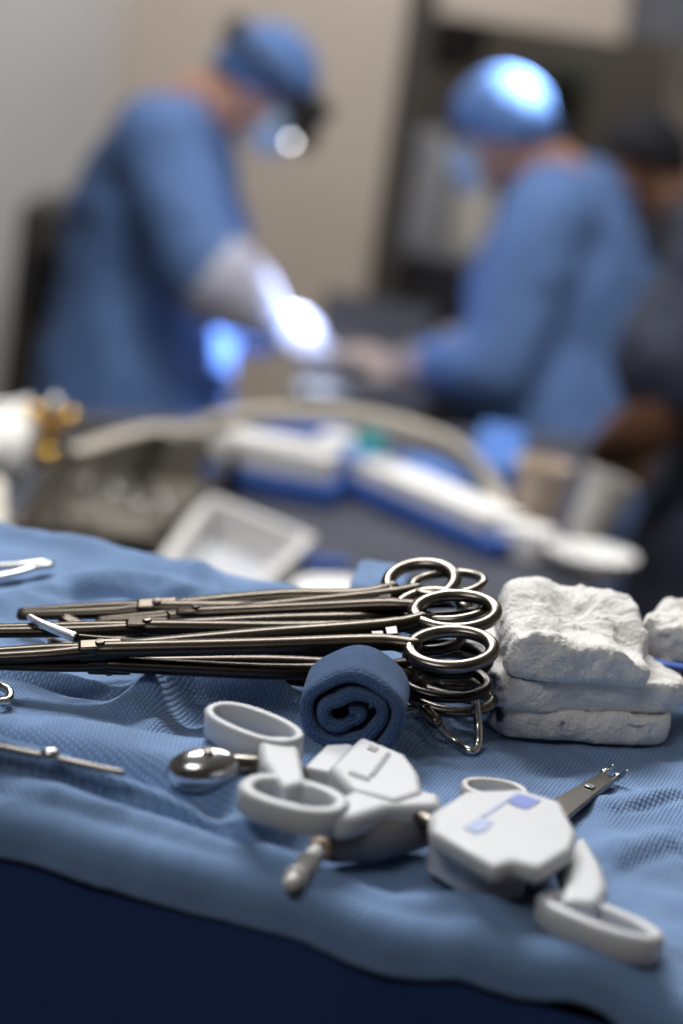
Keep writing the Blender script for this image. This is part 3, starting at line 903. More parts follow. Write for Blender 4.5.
# ------------------------------------------------------------------ back table in the middle distance
mtc = [t2(-150, 640), t2(590, 690), t2(600, 440), t2(-150, 392)]
mt = [V((-0.62, 1.72, 0)), V((0.225, 1.72, 0)), V((0.31, 2.95, 0)), V((-0.70, 2.42, 0))]


def skirted(name, quad, z, label, m, seed=0, top_amp=0.004):
    mb = MB(); n = 40
    cen = sum(quad, V()) / 4
    per = []
    for i in range(4):
        for k in range(n): per.append(quad[i].lerp(quad[(i + 1) % 4], k / n))
    rings = []
    for zz, out, wv in ((0.01, .06, .03), (z * 0.5, .035, .02), (z - .12, .015, .008), (z - .02, .003, 0), (z - .004, -.002, 0), (z, -.012, 0)):
        rings.append([V((p.x, p.y, zz)) + (p - cen).normalized() * (out + wv * math.sin(j * .55 + seed)) for j, p in enumerate(per)])
    for s in (.8, .6, .4, .2, .02):
        rings.append([V((cen.x + (p.x - cen.x) * s, cen.y + (p.y - cen.y) * s, z - .001 + 0)) for p in per])
    mb.rings(rings)
    return tag(mb.build(name, m, origin=(cen.x, cen.y, 0)), label, 'drape')


skirted('table_drape', mt, Z2, 'dark slate drape covering the back table in the middle distance', M['slate'])


def obj_box(name, corners, h0, h1, m, label, cat, bevel=.003, group=None, lid=None, base=Z2, taper=1.0):
    pts = [V((p.x, p.y, 0)) for p in corners]; c = sum(pts, V()) / len(pts)
    mb = MB(); mb.prism([V((p.x, p.y, base + h0)) for p in pts], [V((c.x + (p.x - c.x) * taper, c.y + (p.y - c.y) * taper, base + h1)) for p in pts])
    o = mb.build(name, m, origin=(c.x, c.y, base + h0), bevel=bevel)
    tag(o, label, cat, group)
    if lid:
        nm, lm, s, th = lid
        mb = MB(); q = [V((c.x + (p.x - c.x) * s, c.y + (p.y - c.y) * s, 0)) for p in pts]
        mb.prism([p + V((0, 0, base + h1 + .0003)) for p in q], [p + V((0, 0, base + h1 + th)) for p in q])
        mb.build(nm, lm, o, origin=(c.x, c.y, base + h1), bevel=min(.002, th / 3))
    return o


def strip4(p, q, half, h=0.0):
    a = t2(*p, h); b = t2(*q, h); e = (b - a); e.z = 0; e.normalize(); n = V((-e.y, e.x, 0))
    return [a - n * half, b - n * half, b + n * half, a + n * half]


# two long supply packs: blue wrap with a white cover on top
obj_box('supply_pack', strip4((204, 478), (340, 503), .040), 0.0, .026, M['blue_wrap'], 'blue wrapped supply pack with white top, left of the two', 'package', lid=('white_cover', M['white_box'], .88, .028), bevel=.006)
obj_box('supply_pack', strip4((352, 490), (512, 560), .030), 0.0, .022, M['blue_wrap'], 'long blue wrapped supply pack with white top, right of the two', 'package', lid=('white_cover', M['white_box'], .86, .020), bevel=.006)
obj_box('blue_bundle', strip4((245, 436), (345, 446), .02), 0.0, .022, M['blue_wrap'], 'dark blue cloth bundle behind the left supply pack', 'bundle', bevel=.009)
obj_box('blue_carton', strip4((322, 476), (372, 492), .03), 0.0, .036, M['blue_bright'], 'bright blue carton between the two white topped packs', 'carton', bevel=.006)
obj_box('white_carton', strip4((318, 449), (352, 455), .022), 0.0, .022, M['white_box'], 'small white carton beside the teal holder', 'carton', bevel=.004)
c = t2(368, 462)
root = thing('teal_holder', 'teal plastic needle holder block behind the long supply pack', 'holder', c)
MB().lathe(c, (0, 0, 1), [(.020, 0), (.021, .004), (.019, .026), (.017, .028)], 24).build('base', M['teal'], root, origin=c)
MB().lathe(c + V((0, 0, .028)), (0, 0, 1), [(.012, 0), (.012, .008), (.008, .010)], 20).build('cap', M['teal'], root, origin=c)
obj_box('blue_pack', strip4((408, 474), (462, 505), .03), 0.0, .024, M['blue_bright'], 'blue pack lying behind the long white topped pack', 'package', bevel=.008)
obj_box('green_clip', strip4((468, 504), (500, 520), .008), 0.0, .018, M['green'], 'small green clip at the end of the blue pack', 'clip', bevel=.003)
pillow('blue_cloth', [t2(466, 488), t2(516, 496), t2(524, 458), t2(476, 450)], 0, .036, M['blue_bright'], 'bright blue bunched cloth left of the beige cup', amp=.006, seed=3, base=Z2, nu=24, nv=24, nh=10, scale=4, cat='cloth')

# ivory corrugated hose arching round the packs
hp = [t2(*p) for p in ((188, 447, .013), (198, 432, .040), (224, 421, .068), (276, 414, .086), (350, 416, .09), (420, 433, .075), (468, 458, .05), (494, 492, .025), (506, 524, .013))]
hq = catmull(hp, 60)
hr_ = [.0098 + .0012 * math.sin(i * 1.05) for i in range(len(hq))]
tag(MB().tube(hq, hr_, 16).build('corrugated_hose', M['hose'], origin=hp[4], smooth=9), 'ivory corrugated hose arching behind the supply packs', 'hose')


# cups
def cup(label, p, top, r0, r1, m, lean=(0, 0, 1), h=.07):
    b = t2(*p); ax = V(lean).normalized()
    root = thing('medicine_cup', label, 'cup', b)
    MB().lathe(b, ax, [(.0001, .001), (r0, .0), (r0 * 1.03, .004), (r1, h), (r1 + .002, h), (r1 + .002, h + .003), (r1 - .002, h + .003), (r0 - .002, .005), (.0001, .004)], 32, cap=False).build('cup_body', m, root, origin=b)
    MB().lathe(b, ax, [(r1 + .001, h - .004), (r1 + .0035, h - .003), (r1 + .0035, h + .0035), (r1 + .001, h + .0035)], 32, cap=False).build('rim', m, root, origin=b)
    return root


cup('beige plastic cup right of the blue cloth', (532, 524), 0, .022, .027, M['beige_cup'], (0.03, 0, 1), .066)
cup('pale translucent cup tilted beside the dark sleeved arm', (582, 540), 0, .018, .026, M['cup'], (0.30, .1, 1), .072)
obj_box('white_carton', strip4((500, 552), (546, 564), .021), 0, .034, M['white_box'], 'white carton in front of the beige cup', 'carton', bevel=.005)
root = thing('white_dish', 'shallow white dish in front of the tilted cup', 'dish', t2(588, 576))
c = t2(588, 576)
MB().lathe(c, (0, 0, 1), [(.0001, .002), (.022, 0), (.024, .004), (.040, .022), (.042, .023), (.042, .026), (.039, .026), (.022, .008), (.0001, .008)], 36, cap=False).build('bowl', M['white_box'], root, origin=c)
MB().lathe(c, (0, 0, 1), [(.040, .021), (.0445, .0225), (.0445, .026), (.040, .0265)], 36, cap=False).build('rim', M['white_box'], root, origin=c)

# steel tray with instruments
TR = [t2(14, 574), t2(150, 586), t2(228, 490), t2(80, 468)]
c = sum(TR, V()) / 4
root = thing('instrument_tray', 'dull steel tray of instruments at the left of the back table', 'tray', (c.x, c.y, Z2))


def tray_parts(root, TR, hgt):
    P = [V((p.x, p.y, 0)) for p in TR]; cc = sum(P, V()) / 4
    MB().prism([p + V((0, 0, Z2)) for p in P], [p + V((0, 0, Z2 + .003)) for p in P]).build('tray_floor', M['tray'], root, origin=(cc.x, cc.y, Z2))
    for i in range(4):
        a, b = P[i], P[(i + 1) % 4]; n = (cc - (a + b) / 2); d = (b - a).normalized(); n = (n - d * n.dot(d)).normalized()
        q = [a, b, b + n * .003, a + n * .003]
        MB().prism([p + V((0, 0, Z2)) for p in q], [p - n * .008 + V((0, 0, Z2 + hgt)) for p in q]).build('tray_wall', M['tray'], root, origin=(a + b) / 2 + V((0, 0, Z2)))
    MB().tube([p + (p - cc).normalized() * .010 + V((0, 0, Z2 + hgt)) for i in range(4) for p in [P[i].lerp(P[(i + 1) % 4], k / 8) for k in range(8)]], .0035, 8, closed=True).build('tray_rim', M['steel_warm'], root, origin=(cc.x, cc.y, Z2 + hgt))


tray_parts(root, TR, .045)
random.seed(3)
ang = [0.15, 0.32, -0.1, 0.5, 0.25, 0.05]
spots = [(62, 545, 'left corner'), (105, 560, 'left front'), (135, 552, 'middle front'), (138, 566, 'right front'), (150, 505, 'right back'), (100, 492, 'back')]


def small_tool(label):
    root = thing('tray_scissors', label, 'scissors', (0, 0, 0), 'scissors lying in the steel tray')
    for s in (-1, 1):
        el = [V((.013 * s + .011 * math.cos(2 * math.pi * k / 24), .015 * math.sin(2 * math.pi * k / 24), .004 + .001 * s)) for k in range(24)]
        MB().tube(el, .0022, 8, closed=True).build('finger_ring', P_, root, smooth=9)
        MB().tube([V((.011 * s, .015, .004)), V((.004 * s, .06, .004 + .001 * s)), V((-.001 * s, .085, .004 + .001 * s))], .0028, 8).build('shank', S_, root, smooth=9)
        MB().tube([V((0, .083, .004 + .001 * s)), V((-.003 * s, .105, .004 + .001 * s)), V((-.001 * s, .135, .004 + .001 * s))], [.0035, .003, .0012], 8, flat=.5).build('blade', S_, root, smooth=9)
    return root


sc0 = None
for (x, y, wd), a in zip(spots, ang):
    if sc0 is None: o = sc0 = small_tool('')
    else: o = copy_tree(sc0)
    p = t2(x, y, .003); o.location = p; o.rotation_euler = (0, 0, a)
    o['label'] = 'blurred steel scissors lying in the %s of the dull steel tray' % wd

# pale bar and white knobs behind the tray
P = [t2(*p) for p in ((78, 450, .052), (120, 436, .054), (165, 428, .054), (215, 432, .052))]
root = thing('retractor_bar', 'pale flat retractor bar lying across the back of the tray', 'retractor', P[1])
MB().tube(catmull(P, 8), .0100, 14, flat=.4).build('bar', M['hose'], root, origin=P[1], smooth=9)
MB().tube([P[3] - V((0, 0, .001)), P[3] + V((.035, .01, -.012))], .008, 12, flat=.5).build('hook', M['steel_warm'], root, origin=P[3], smooth=9)
for (x, y, wd) in ((163, 460, 'white round cap on the tray rim, left of the blue pack'), (193, 470, 'pale round cap touching the left end of the blue pack')):
    c = t2(x, y, .0)
    tag(MB().lathe(c, (0, 0, 1), [(.0001, 0), (.013, 0), (.0145, .003), (.0145, .028), (.012, .032), (.0001, .033)], 24).build('round_cap', M['white_box'], origin=c), wd, 'cap', 'round white caps beside the tray')

# clear blister tray, leaning against the tray, and white pouch
bt = [t2(152, 612), t2(252, 634), t2(306, 580), t2(203, 536)]
P = [V((p.x, p.y, 0)) for p in bt]; cc = sum(P, V()) / 4
root = thing('plastic_tray', 'frosted white plastic tray with ridged sides in front of the steel tray', 'tray', (cc.x, cc.y, Z2))
MB().prism([p + V((0, 0, Z2)) for p in P], [p + V((0, 0, Z2 + .004)) for p in P]).build('tray_floor', M['offwhite'], root, origin=(cc.x, cc.y, Z2))
for i in range(4):
    a, b = P[i], P[(i + 1) % 4]; d = (b - a).normalized(); n = (cc - (a + b) / 2); n = (n - d * n.dot(d)).normalized()
    q = [a, b, b + n * .012, a + n * .012]
    MB().prism([p + V((0, 0, Z2)) for p in q], [p - n * .004 + V((0, 0, Z2 + .042)) for p in q]).build('tray_wall', M['clear'], root, origin=(a + b) / 2 + V((0, 0, Z2)), bevel=.002)
pillow('white_pouch', [t2(240, 662), t2(365, 662), t2(358, 612), t2(298, 606)], 0, .032, M['white_box'], 'flat white pouch lying in front of the frosted plastic tray', amp=.003, seed=5, base=Z2, nu=30, nv=20, nh=8, scale=4, cat='pouch')
obj_box('blue_label_card', strip4((300, 592), (345, 598), .006), .0, .034, M['blue_wrap'], 'thin dark blue strip behind the white pouch', 'strip', bevel=.002)

# white crumpled gauze and brass fitting at the left
pillow('gauze_pile', [t2(-60, 490), t2(26, 482), t2(30, 440), t2(-60, 440)], 0, .042, M['gauze'], 'crumpled white gauze heap at the far left behind the tray', amp=.012, seed=2, base=Z2, nu=30, nv=30, nh=12, scale=5, cat='gauze')
pillow('gauze_pile', [t2(-60, 590), t2(4, 566), t2(2, 508), t2(-60, 508)], 0, .035, M['cream'], 'cream cloth heap at the left edge in front of the white gauze', amp=.010, seed=8, base=Z2, nu=30, nv=30, nh=12, scale=5, cat='cloth')
c = t2(47, 462)
root = thing('brass_fitting', 'brass hose fitting with shiny knobs beside the white gauze heap', 'fitting', c)
MB().lathe(c, (0, 0, 1), [(.0001, 0), (.017, 0), (.017, .014), (.012, .018), (.012, .040), (.0001, .041)], 6).build('hex_body', M['gold'], root, origin=c, bevel=.001)
for k, (dx, dz) in enumerate(((-.020, .050), (0.0, .062), (.018, .050))):
    q = c + V((dx, .0, dz))
    MB().tube([c + V((0, 0, .036)), q], .005, 10).build('stem', M['gold'], root, origin=q, smooth=9)
    MB().ellipsoid(q, V((.010, 0, 0)), V((0, .010, 0)), V((0, 0, .010))).build('knob', M['gold'] if k != 1 else P_, root, origin=q, smooth=9)


# ------------------------------------------------------------------ people
def fingers(mb, wrist, d, pn, thumb_side, curl=0.5, grow=0.0, size=1.0):
    """palm and five separate fingers; d points along the hand, pn out of the back of the hand"""
    d = V(d).normalized(); pn = V(pn); pn = (pn - d * pn.dot(d)).normalized(); s = d.cross(pn) * thumb_side
    k = size
    secs = []
    for f, wd, th in ((-.01, .026, .021), (.03, .036, .018), (.065, .042, .016), (.092, .041, .013)):
        cc = wrist + d * (f * k)
        secs.append([cc + s * ((wd * k + grow) * math.cos(2 * math.pi * j / 16)) + pn * ((th * k + grow) * math.sin(2 * math.pi * j / 16)) for j in range(16)])
    mb.rings(secs)
    for off, ln, base in ((.029, .070, .084), (.010, .079, .088), (-.010, .074, .086), (-.029, .058, .080)):
        p = wrist + d * (base * k) + s * off * k; dd = d.copy(); pts = [p - d * .02 * k, p]
        for j, seg in enumerate((.45, .32, .23)):
            dd = (dd * math.cos(curl * (.5 + .25 * j)) - pn * math.sin(curl * (.5 + .25 * j))).normalized()
            p = p + dd * ln * seg * k; pts.append(p)
        mb.tube(pts, [(.0095 - .0009 * j) * k + grow for j in range(len(pts))], 10)
    p = wrist + d * .022 * k + s * .028 * k
    q = p + (d * .55 + s * .8 - pn * .25).normalized() * .038 * k; r = q + (d * .85 + s * .35 - pn * .35).normalized() * .032 * k
    mb.tube([p - s * .012 * k, p, q, r, r + (d * .95 - pn * .3).normalized() * .022 * k], [.014 * k + grow, .0135 * k + grow, .0115 * k + grow, .010 * k + grow, .008 * k + grow], 10)


def limb(mb, pts, radii, sub=6, n=18):
    P = catmull(pts, sub); R_ = []
    for i in range(len(P)):
        f = i / sub; k = min(int(f), len(radii) - 2); R_.append(radii[k] + (radii[k + 1] - radii[k]) * (f - k))
    mb.tube(P, R_, n)


def torso(mb, secs, side):
    rings = []
    P = catmull([s[0] for s in secs], 6); n = 28
    for i, p in enumerate(P):
        f = i / 6; k = min(int(f), len(secs) - 2); u = f - k
        rs = secs[k][1] * (1 - u) + secs[k + 1][1] * u; rf = secs[k][2] * (1 - u) + secs[k + 1][2] * u
        t = (P[min(i + 1, len(P) - 1)] - P[max(i - 1, 0)]).normalized()
        sv = (side - t * side.dot(t)).normalized(); fv = sv.cross(t)
        rings.append([p + sv * rs * math.cos(2 * math.pi * j / n) + fv * rf * math.sin(2 * math.pi * j / n) for j in range(n)])
    mb.rings(rings)


def person(label, hs_k, fwd, head_c, head_f, head_u, neck, pelvis, arms, skin, top, top_name, gloves=None, cap=None, mask=True, hair=None, lamp=False, sleeve_to=1.0, skirt=True, cuff=.14, fat=1.0):
    fwd = V(fwd).normalized(); up = V((0, 0, 1)); side = fwd.cross(up).normalized()     # right-hand side of the body
    head_f = V(head_f).normalized(); head_u = V(head_u); head_u = (head_u - head_f * head_u.dot(head_f)).normalized(); hs = head_f.cross(head_u)
    head_f = head_f * hs_k; head_u = head_u * hs_k; hs = hs * hs_k
    feet = V((pelvis.x, pelvis.y, 0.0))
    root = thing('person', label, 'person', feet)
    chest = pelvis.lerp(neck, .62) - fwd * .015
    sh_mid = pelvis.lerp(neck, .88) - fwd * .012
    body = MB()
    torso(body, [(pelvis - up * .10, .150, .11), (pelvis, .165 * fat, .118 * fat), (pelvis.lerp(neck, .32), .145 * fat, .108 * fat), (chest, .168 * fat, .122 * fat), (sh_mid, .15, .092), (neck, .068, .066), (neck.lerp(head_c, .55), .058, .062)], side)
    # head: skull, face, jaw, nose, ears
    body.ellipsoid(head_c + head_u * .022 - head_f * .012, head_f * .096, hs * .077, head_u * .098)
    body.ellipsoid(head_c - head_u * .038 + head_f * .030, head_f * .068, hs * .060, head_u * .085)
    body.ellipsoid(head_c - head_u * .098 + head_f * .058, head_f * .030, hs * .034, head_u * .024)
    body.tube([head_c + head_f * .086 + head_u * .005, head_c + head_f * .104 - head_u * .028, head_c + head_f * .112 - head_u * .040], [.010, .012, .015], 10)
    for s in (-1, 1):
        body.ellipsoid(head_c + hs * (.078 * s) - head_u * .018 - head_f * .008, head_f * .018, hs * .010, head_u * .032)
        body.ellipsoid(head_c + hs * (.030 * s) + head_f * .083 - head_u * .002, head_f * .010, hs * .014, head_u * .008)
    body.tube([head_c + head_f * .090 - head_u * .072 - hs * .02, head_c + head_f * .097 - head_u * .071, head_c + head_f * .090 - head_u * .072 + hs * .02], .0075, 8)
    limb(body, [neck - up * .03, neck.lerp(head_c, .45), head_c - head_u * .05 - head_f * .02], [.062, .057, .058])
    cl = MB()
    G = .028
    if skirt:
        torso(cl, [(V((pelvis.x, pelvis.y, .30)), .235, .20), (V((pelvis.x, pelvis.y, .62)), .225, .19), (pelvis - up * .12, .222 * fat, .185 * fat), (pelvis + up * .02, .205 * fat, .168 * fat), (pelvis.lerp(neck, .32), .192 * fat, .160 * fat), (chest, .203 * fat, .165 * fat), (sh_mid, .182, .125), (neck - (neck - sh_mid) * .05, .088, .086)], side)
    else:
        torso(cl, [(pelvis - up * .16, .20, .15), (pelvis, .195 * fat, .148 * fat), (pelvis.lerp(neck, .32), .175 * fat, .135 * fat), (chest, .195 * fat, .148 * fat), (sh_mid, .175, .115), (neck - (neck - sh_mid) * .05, .085, .084)], side)
    hand_list = []
    for s, A in zip((1, -1), arms):      # right arm, then left arm
        S = A['shoulder']; E = A['elbow']; W = A['wrist']
        limb(body, [sh_mid + side * (.08 * s), S, S.lerp(E, .5), E, E.lerp(W, .4), W], [.062, .058, .049, .040, .041, .027])
        fingers(body, W, A['dir'], A['pn'], A.get('thumb', 1), A.get('curl', .5))
        hand_list.append((W, A))
        if sleeve_to >= 1:
            limb(cl, [sh_mid + side * (.07 * s), S, S.lerp(E, .5), E, E.lerp(W, .5), E.lerp(W, .97)], [.105, .098, .088, .078, .066, .042])
        else:
            q = S.lerp(E, sleeve_to * .75)
            limb(cl, [sh_mid + side * (.07 * s), S, S.lerp(q, .5), q], [.098, .092, .085, .085])
    tr = MB()
    for s in (-1, 1):
        hip = pelvis + side * (.085 * s) - up * .06; knee = V((hip.x, hip.y, .50)) + fwd * .02; ank = V((hip.x, hip.y, .09)) + side * (.02 * s) - fwd * .01
        limb(body, [hip, hip.lerp(knee, .5), knee, knee.lerp(ank, .35), ank], [.088, .078, .056, .056, .038])
        body.tube([ank - fwd * .03 - up * .03, ank - up * .045 + fwd * .05, ank - up * .055 + fwd * .15], [.040, .036, .028], 14)
        limb(tr, [hip, hip.lerp(knee, .5), knee, knee.lerp(ank, .5), ank + up * .02], [.112, .102, .085, .076, .072])
        MB().tube([ank - up * .035 - fwd * .05, ank - up * .035 + fwd * .06, ank - up * .045 + fwd * .165], [.052, .050, .042], 16, flat=.9).build('shoe', M['black'], root, origin=ank, smooth=9)
    body.build('body', skin, root, origin=feet, smooth=9, remesh=.0055)
    cl.build(top_name, top, root, origin=feet, smooth=9, remesh=.012, wrinkle=(.030, .10))
    tr.build('trousers', M['scrub_navy'] if not skirt else M['gown'], root, origin=feet, smooth=9, remesh=.012, wrinkle=(.012, .10))
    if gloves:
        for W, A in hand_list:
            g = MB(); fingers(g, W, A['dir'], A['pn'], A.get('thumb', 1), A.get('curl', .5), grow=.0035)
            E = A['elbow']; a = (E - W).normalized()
            g.tube([W - a * .015, W + a * .02, W + a * .06, W + a * cuff], [.034, .052, .056 + .016 * (cuff > .1), .062 + .026 * (cuff > .1)], 18)  # left surgeon's long pale cuff stands in for an overlit gown sleeve
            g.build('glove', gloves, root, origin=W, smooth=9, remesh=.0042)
    if cap:
        mb = MB(); cc = head_c + head_u * .028 - head_f * .022
        rr = []
        for i in range(0, 13):
            th = math.pi * (.03 + .60 * i / 12)
            rr.append([cc + head_u * (.118 * math.cos(th)) + (head_f * (.116 * math.cos(a)) + hs * (.100 * math.sin(a))) * math.sin(th) * (1 + .03 * math.sin(a * 9 + i)) - (head_u * .035 * max(0, -math.cos(a)) * (i / 12) ** 2)
                       + head_u * .055 * max(0, math.cos(a)) * (i / 12) ** 2
                       for a in [2 * math.pi * j / 36 for j in range(36)]])
        mb.rings(rr, cap=False); mb.f.append(tuple(range(36)))
        mb.build('surgical_cap', cap, root, origin=cc, smooth=9, solid=.003)
    if hair:
        mb = MB(); cc = head_c + head_u * .024 - head_f * .020
        rr = [[cc + head_u * (.104 * math.cos(th)) + (head_f * (.102 * math.cos(a)) + hs * (.083 * math.sin(a))) * math.sin(th) - head_u * (.05 * max(0, -math.cos(a)) * (th / 2) ** 2) + head_u * .05 * max(0, math.cos(a)) * (th / 2) ** 2 for a in [2 * math.pi * j / 30 for j in range(30)]] for th in [math.pi * (.03 + .57 * i / 10) for i in range(11)]]
        mb.rings(rr, cap=False); mb.f.append(tuple(range(30)))
        mb.build('hair', hair, root, origin=cc, smooth=9, solid=.004)
    if mask:
        cc = head_c - head_u * .052 + head_f * .030
        mb = MB()
        mb.grid(lambda u, v: cc + head_f * ((.094 + .012 * math.sin(v * math.pi)) * math.cos((u - .5) * 2.5)) + hs * (.075 * math.sin((u - .5) * 2.5)) + head_u * ((.5 - v) * -.105 + .004 * math.sin(v * 20)), 20, 16)
        mk = mb.build('face_mask', M['mask'], root, origin=cc, smooth=9, solid=.003)
        for s in (-1, 1):
            for dz in (.03, -.03):
                MB().tube([cc + hs * (.070 * s) + head_f * .03 + head_u * dz, head_c + hs * (.088 * s) - head_f * .02 + head_u * (dz * .4 - .01), head_c + hs * (.06 * s) - head_f * .10 + head_u * dz * .4], .0022, 6).build('mask_tie', M['mask'], mk, origin=cc, smooth=9)
    if lamp:
        hc = head_c + head_u * .045 - head_f * .012
        el = [hc + head_f * (.123 * math.cos(2 * math.pi * k / 40)) + hs * (.106 * math.sin(2 * math.pi * k / 40)) for k in range(40)]
        hb = MB().tube(el, .019, 10, closed=True, flat=.5, up=head_f.cross(hs)).build('headband', M['black'], root, origin=hc, smooth=9)
        MB().box(hc - head_f * .130, .035, .075, .06, (head_f, hs, head_u)).build('battery_pack', M['black'], hb, origin=hc, bevel=.008)
        MB().box(hc + head_f * .135, .06, .08, .075, (head_f, hs, head_u)).build('light_mount', M['black'], hb, origin=hc, bevel=.008)
        lo = head_c + head_f * .108 + head_u * .002
        lb = MB()
        lb.box(lo + head_f * .006, .034, .150, .060, (head_f, hs, head_u)); lb.build('loupe_frame', M['black'], root, origin=lo, bevel=.006)
        for s in (-1, 1):
            MB().lathe(lo + hs * (.032 * s) + head_f * .01, head_f * .9 - head_u * .35, [(.0001, 0), (.019, 0), (.019, .03), (.016, .055), (.0001, .056)], 20).build('loupe_barrel', M['black'], root, origin=lo)
        d = (HEADLAMP - lo)
        MB().tube([hc + head_f * .14, hc + head_f * .17 - head_u * .03, HEADLAMP + (hc - HEADLAMP).normalized() * .018], .008, 10).build('lamp_arm', M['black'], hb, origin=hc, smooth=9)
        lh = MB().lathe(HEADLAMP + V((0, .012, .012)), (HEADLAMP - CO).normalized() * -1, [(.0001, -.012), (.015, -.012), (.017, .0), (.015, .004), (.0001, .004)], 20).build('lamp_head', M['black'], root, origin=HEADLAMP)
        MB().ellipsoid(HEADLAMP + V((0, -.010, .004)), V((.0055, 0, 0)), V((0, .0055, 0)), V((0, 0, .0055)), 14, 10).build('lamp_lens', M['lamp'], lh, origin=HEADLAMP, smooth=9)
    return root


PD = px_depth
# surgeon at the left, facing right, head bent down
D1 = 4.55
person('left surgeon in blue gown, cap and mask, head bent, wearing headlamp and loupes', .88, (1, -.12, 0),
       PD(264, 88, D1), (.80, -.12, -.62), (.60, 0, .78), PD(186, 110, D1), PD(134, 385, D1 + .02),
       [dict(shoulder=PD(158, 150, 4.38), elbow=PD(204, 268, 4.24), wrist=PD(272, 322, 4.30), dir=V((.80, .1, -.38)), pn=V((.3, -.6, .7)), thumb=-1, curl=.6),
        dict(shoulder=PD(190, 160, 4.70), elbow=PD(215, 295, 4.70), wrist=PD(274, 334, 4.52), dir=V((.9, -.12, -.1)), pn=V((.2, .5, .8)), thumb=1, curl=.6)],
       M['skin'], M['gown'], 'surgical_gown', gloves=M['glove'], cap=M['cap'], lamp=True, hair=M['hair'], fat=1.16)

# surgeon at the right, facing left, seen from behind the shoulder
D2 = 4.5
person('right surgeon in blue gown and cap, back turned, arms reaching left', .86, (-1, .35, 0),
       PD(499, 133, D2), (-.88, .15, -.45), (-.40, 0, .90), PD(556, 180, D2 + .02), PD(556, 440, D2 + .02),
       [dict(shoulder=PD(585, 215, D2 + .22), elbow=PD(505, 335, D2 + .20), wrist=PD(424, 372, D2 + .10), dir=V((-1, -.1, .10)), pn=V((-.1, .3, 1)), thumb=1, curl=.5),
        dict(shoulder=PD(544, 228, D2 - .17), elbow=PD(496, 365, D2 - .22), wrist=PD(405, 372, D2 - .03), dir=V((-1, .1, .22)), pn=V((.1, -.3, 1)), thumb=-1, curl=.35)],
       M['skin'], M['gown'], 'surgical_gown', gloves=M['glove_tan'], cuff=.08, cap=M['cap'], hair=M['hair'], fat=1.16)

# dark figure far behind
D3 = 5.4
person('person in dark clothes and dark cap far behind the right surgeon', .9, (-1, -.1, 0),
       PD(643, 165, D3), (-.9, -.3, -.3), (-.2, 0, 1), PD(676, 208, D3), PD(690, 430, D3),
       [dict(shoulder=PD(692, 240, D3 + .18), elbow=PD(690, 330, D3 + .2), wrist=PD(660, 390, D3 + .15), dir=V((-1, 0, -.4)), pn=V((0, .2, 1)), thumb=1),
        dict(shoulder=PD(688, 240, D3 - .18), elbow=PD(686, 335, D3 - .2), wrist=PD(655, 395, D3 - .15), dir=V((-1, 0, -.4)), pn=V((0, -.2, 1)), thumb=-1)],
       M['skin_brown'], M['scrub_black'], 'scrub_top', cap=M['scrub_black'], skirt=False, sleeve_to=.8, mask=False, hair=M['hair'])

# person at the right edge, only the bare arm and dark sleeve show
D4 = 3.05
person('person at the right edge in navy scrubs, bare brown forearm bent', 1.0, (-1, .25, 0),
       PD(840, 60, D4), (-.9, .3, -.3), (-.2, 0, 1), PD(836, 140, D4), PD(752, 560, D4),
       [dict(shoulder=PD(806, 220, D4 + .2), elbow=PD(740, 440, D4 + .22), wrist=PD(600, 480, D4 + .25), dir=V((-1, .1, -.1)), pn=V((0, .2, 1)), thumb=1),
        dict(shoulder=PD(752, 232, D4 - .18), elbow=PD(654, 416, D4 - .20), wrist=PD(592, 474, D4 + .02), dir=V((-1, .25, -.3)), pn=V((0, -.2, 1)), thumb=-1)],
       M['skin_brown'], M['scrub_navy'], 'scrub_top', cap=M['scrub_navy'], skirt=False, sleeve_to=.98, mask=True, hair=M['hair'], fat=1.12)

# operating table under a dark drape between the surgeons
ot = [V((-0.12, 4.15, 0)), V((.13, 4.15, 0)), V((.16, 5.6, 0)), V((-0.12, 5.6, 0))]
ZO = PD(345, 384, 4.3).z
skirted('operating_table_drape', ot, ZO, 'dark charcoal drape over the operating table between the two surgeons', M['slate'], seed=2)

# cabinet with counter in the alcove, white containers on it
cl_ = PD(352, 300, 6.75); ct = PD(395, 243, 6.75)
cx0, cx1, cy0, cz = jamb.x + .03, jamb.x + .78, 6.75, ct.z
cy0 = PD(380, 250, 6.75).y
root = thing('supply_cabinet', 'black supply cabinet with grey counter behind the surgeons', 'cabinet', ((cx0 + cx1) / 2, cy0 + .25, 0))
cm = ((cx0 + cx1) / 2, cy0 + .25, cz / 2)
MB().box((cm[0], cm[1], (cz - .05) / 2 + .0), cx1 - cx0, .5, cz - .05).build('carcass', M['cabinet'], root, origin=cm, bevel=.004)
MB().box((cm[0], cm[1] - .01, cz - .0175), cx1 - cx0 + .03, .54, .035).build('counter', M['counter'], root, origin=cm, bevel=.006)
for k in range(2):
    xw = (cx1 - cx0) / 2; xc = cx0 + xw * (k + .5)
    d = MB().box((xc, cy0 - .008, (cz - .05) / 2 + .03), xw - .02, .016, cz - .16).build('door', M['cabinet'], root, origin=(xc, cy0, .4), bevel=.004)
    MB().tube([(xc + (.14 if k == 0 else -.14), cy0 - .035, cz - .35), (xc + (.14 if k == 0 else -.14), cy0 - .035, cz - .2)], .006, 8).build('handle', M['steel_warm'], d, origin=(xc, cy0, .4))


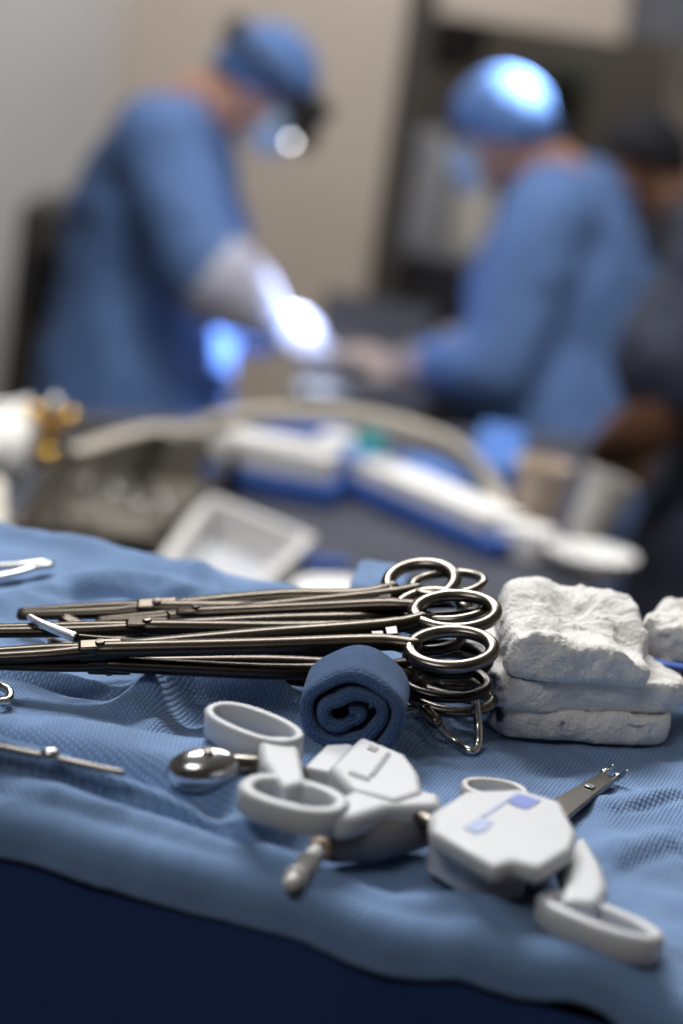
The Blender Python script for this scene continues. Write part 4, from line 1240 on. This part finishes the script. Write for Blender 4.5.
def bag(label, px, w_, h_, m, name='supply_bag'):
    b = PD(px, 200, 6.85); c = V((b.x, cy0 + .18, cz))
    rings = []
    for z, f in ((0, .86), (.02, 1), (h_ * .35, 1.04), (h_ * .7, .95), (h_ * .9, .78), (h_, .55)):
        rings.append([c + V((w_ / 2 * f * math.copysign(abs(math.cos(a)) ** .6, math.cos(a)), w_ * .4 * f * math.copysign(abs(math.sin(a)) ** .6, math.sin(a)), z)) for a in [2 * math.pi * j / 28 for j in range(28)]])
    return tag(MB().rings(rings).build(name, m, origin=c), label, 'container')


bag('tall white supply bag on the counter, left of the right surgeon', 420, .155, .34, M['offwhite'])
bag('smaller cream supply bag on the counter beside the white one', 474, .13, .24, M['cream'])

# black round lamp head and dark green box on the alcove side
c = PD(455, 38, 6.9)
root = thing('black_lamp_head', 'black round lamp head hanging above the right surgeon', 'lamp', c)
ax = (CO - c).normalized()
MB().lathe(c, ax, [(.0001, -.05), (.06, -.045), (.095, -.01), (.10, .01), (.092, .02), (.05, .012), (.03, .01), (.0001, .01)], 32).build('housing', M['black'], root, origin=c)
MB().lathe(c + ax * .012, ax, [(.0001, 0), (.028, 0), (.030, .006), (.022, .014), (.0001, .015)], 24).build('lens', M['counter'], root, origin=c)
MB().tube([c - ax * .045, c - ax * .10 + V((0, 0, .1)), V((c.x, c.y + .1, ZC + .01))], .018, 12).build('arm', M['black'], root, origin=c)
c = PD(566, 84, YA - .2)
root = thing('wall_monitor', 'small dark green wall unit behind the right cap', 'wall unit', (c.x, YA - .02, c.z))
MB().box((c.x, YA - .045, c.z), .15, .09, .13).build('casing', M['leaf'], root, origin=(c.x, YA - .045, c.z), bevel=.01)
MB().box((c.x, YA - .093, c.z), .11, .008, .085).build('screen', M['black'], root, origin=(c.x, YA - .09, c.z), bevel=.002)

# dark cart behind the left surgeon
c = PD(62, 200, 5.4)
root = thing('equipment_cart', 'dark brown equipment cart behind the left surgeon', 'cart', (c.x, c.y, 0))
MB().box((c.x + .08, c.y, c.z / 2 + .04), .30, .36, c.z - .08).build('housing', M['jamb'], root, origin=(c.x, c.y, c.z / 2), bevel=.02)
MB().box((c.x + .08, c.y - .183, c.z - .18), .22, .012, .16).build('panel', M['black'], root, origin=(c.x, c.y, c.z), bevel=.004)
for a in (-1, 1):
    for b in (-1, 1):
        q = V((c.x + .08 + .12 * a, c.y + .14 * b, .04))
        MB().lathe(q - V((.015, 0, 0)), (1, 0, 0), [(.0001, 0), (.04, 0), (.04, .03), (.0001, .03)], 18).build('caster', M['black'], root, origin=q)
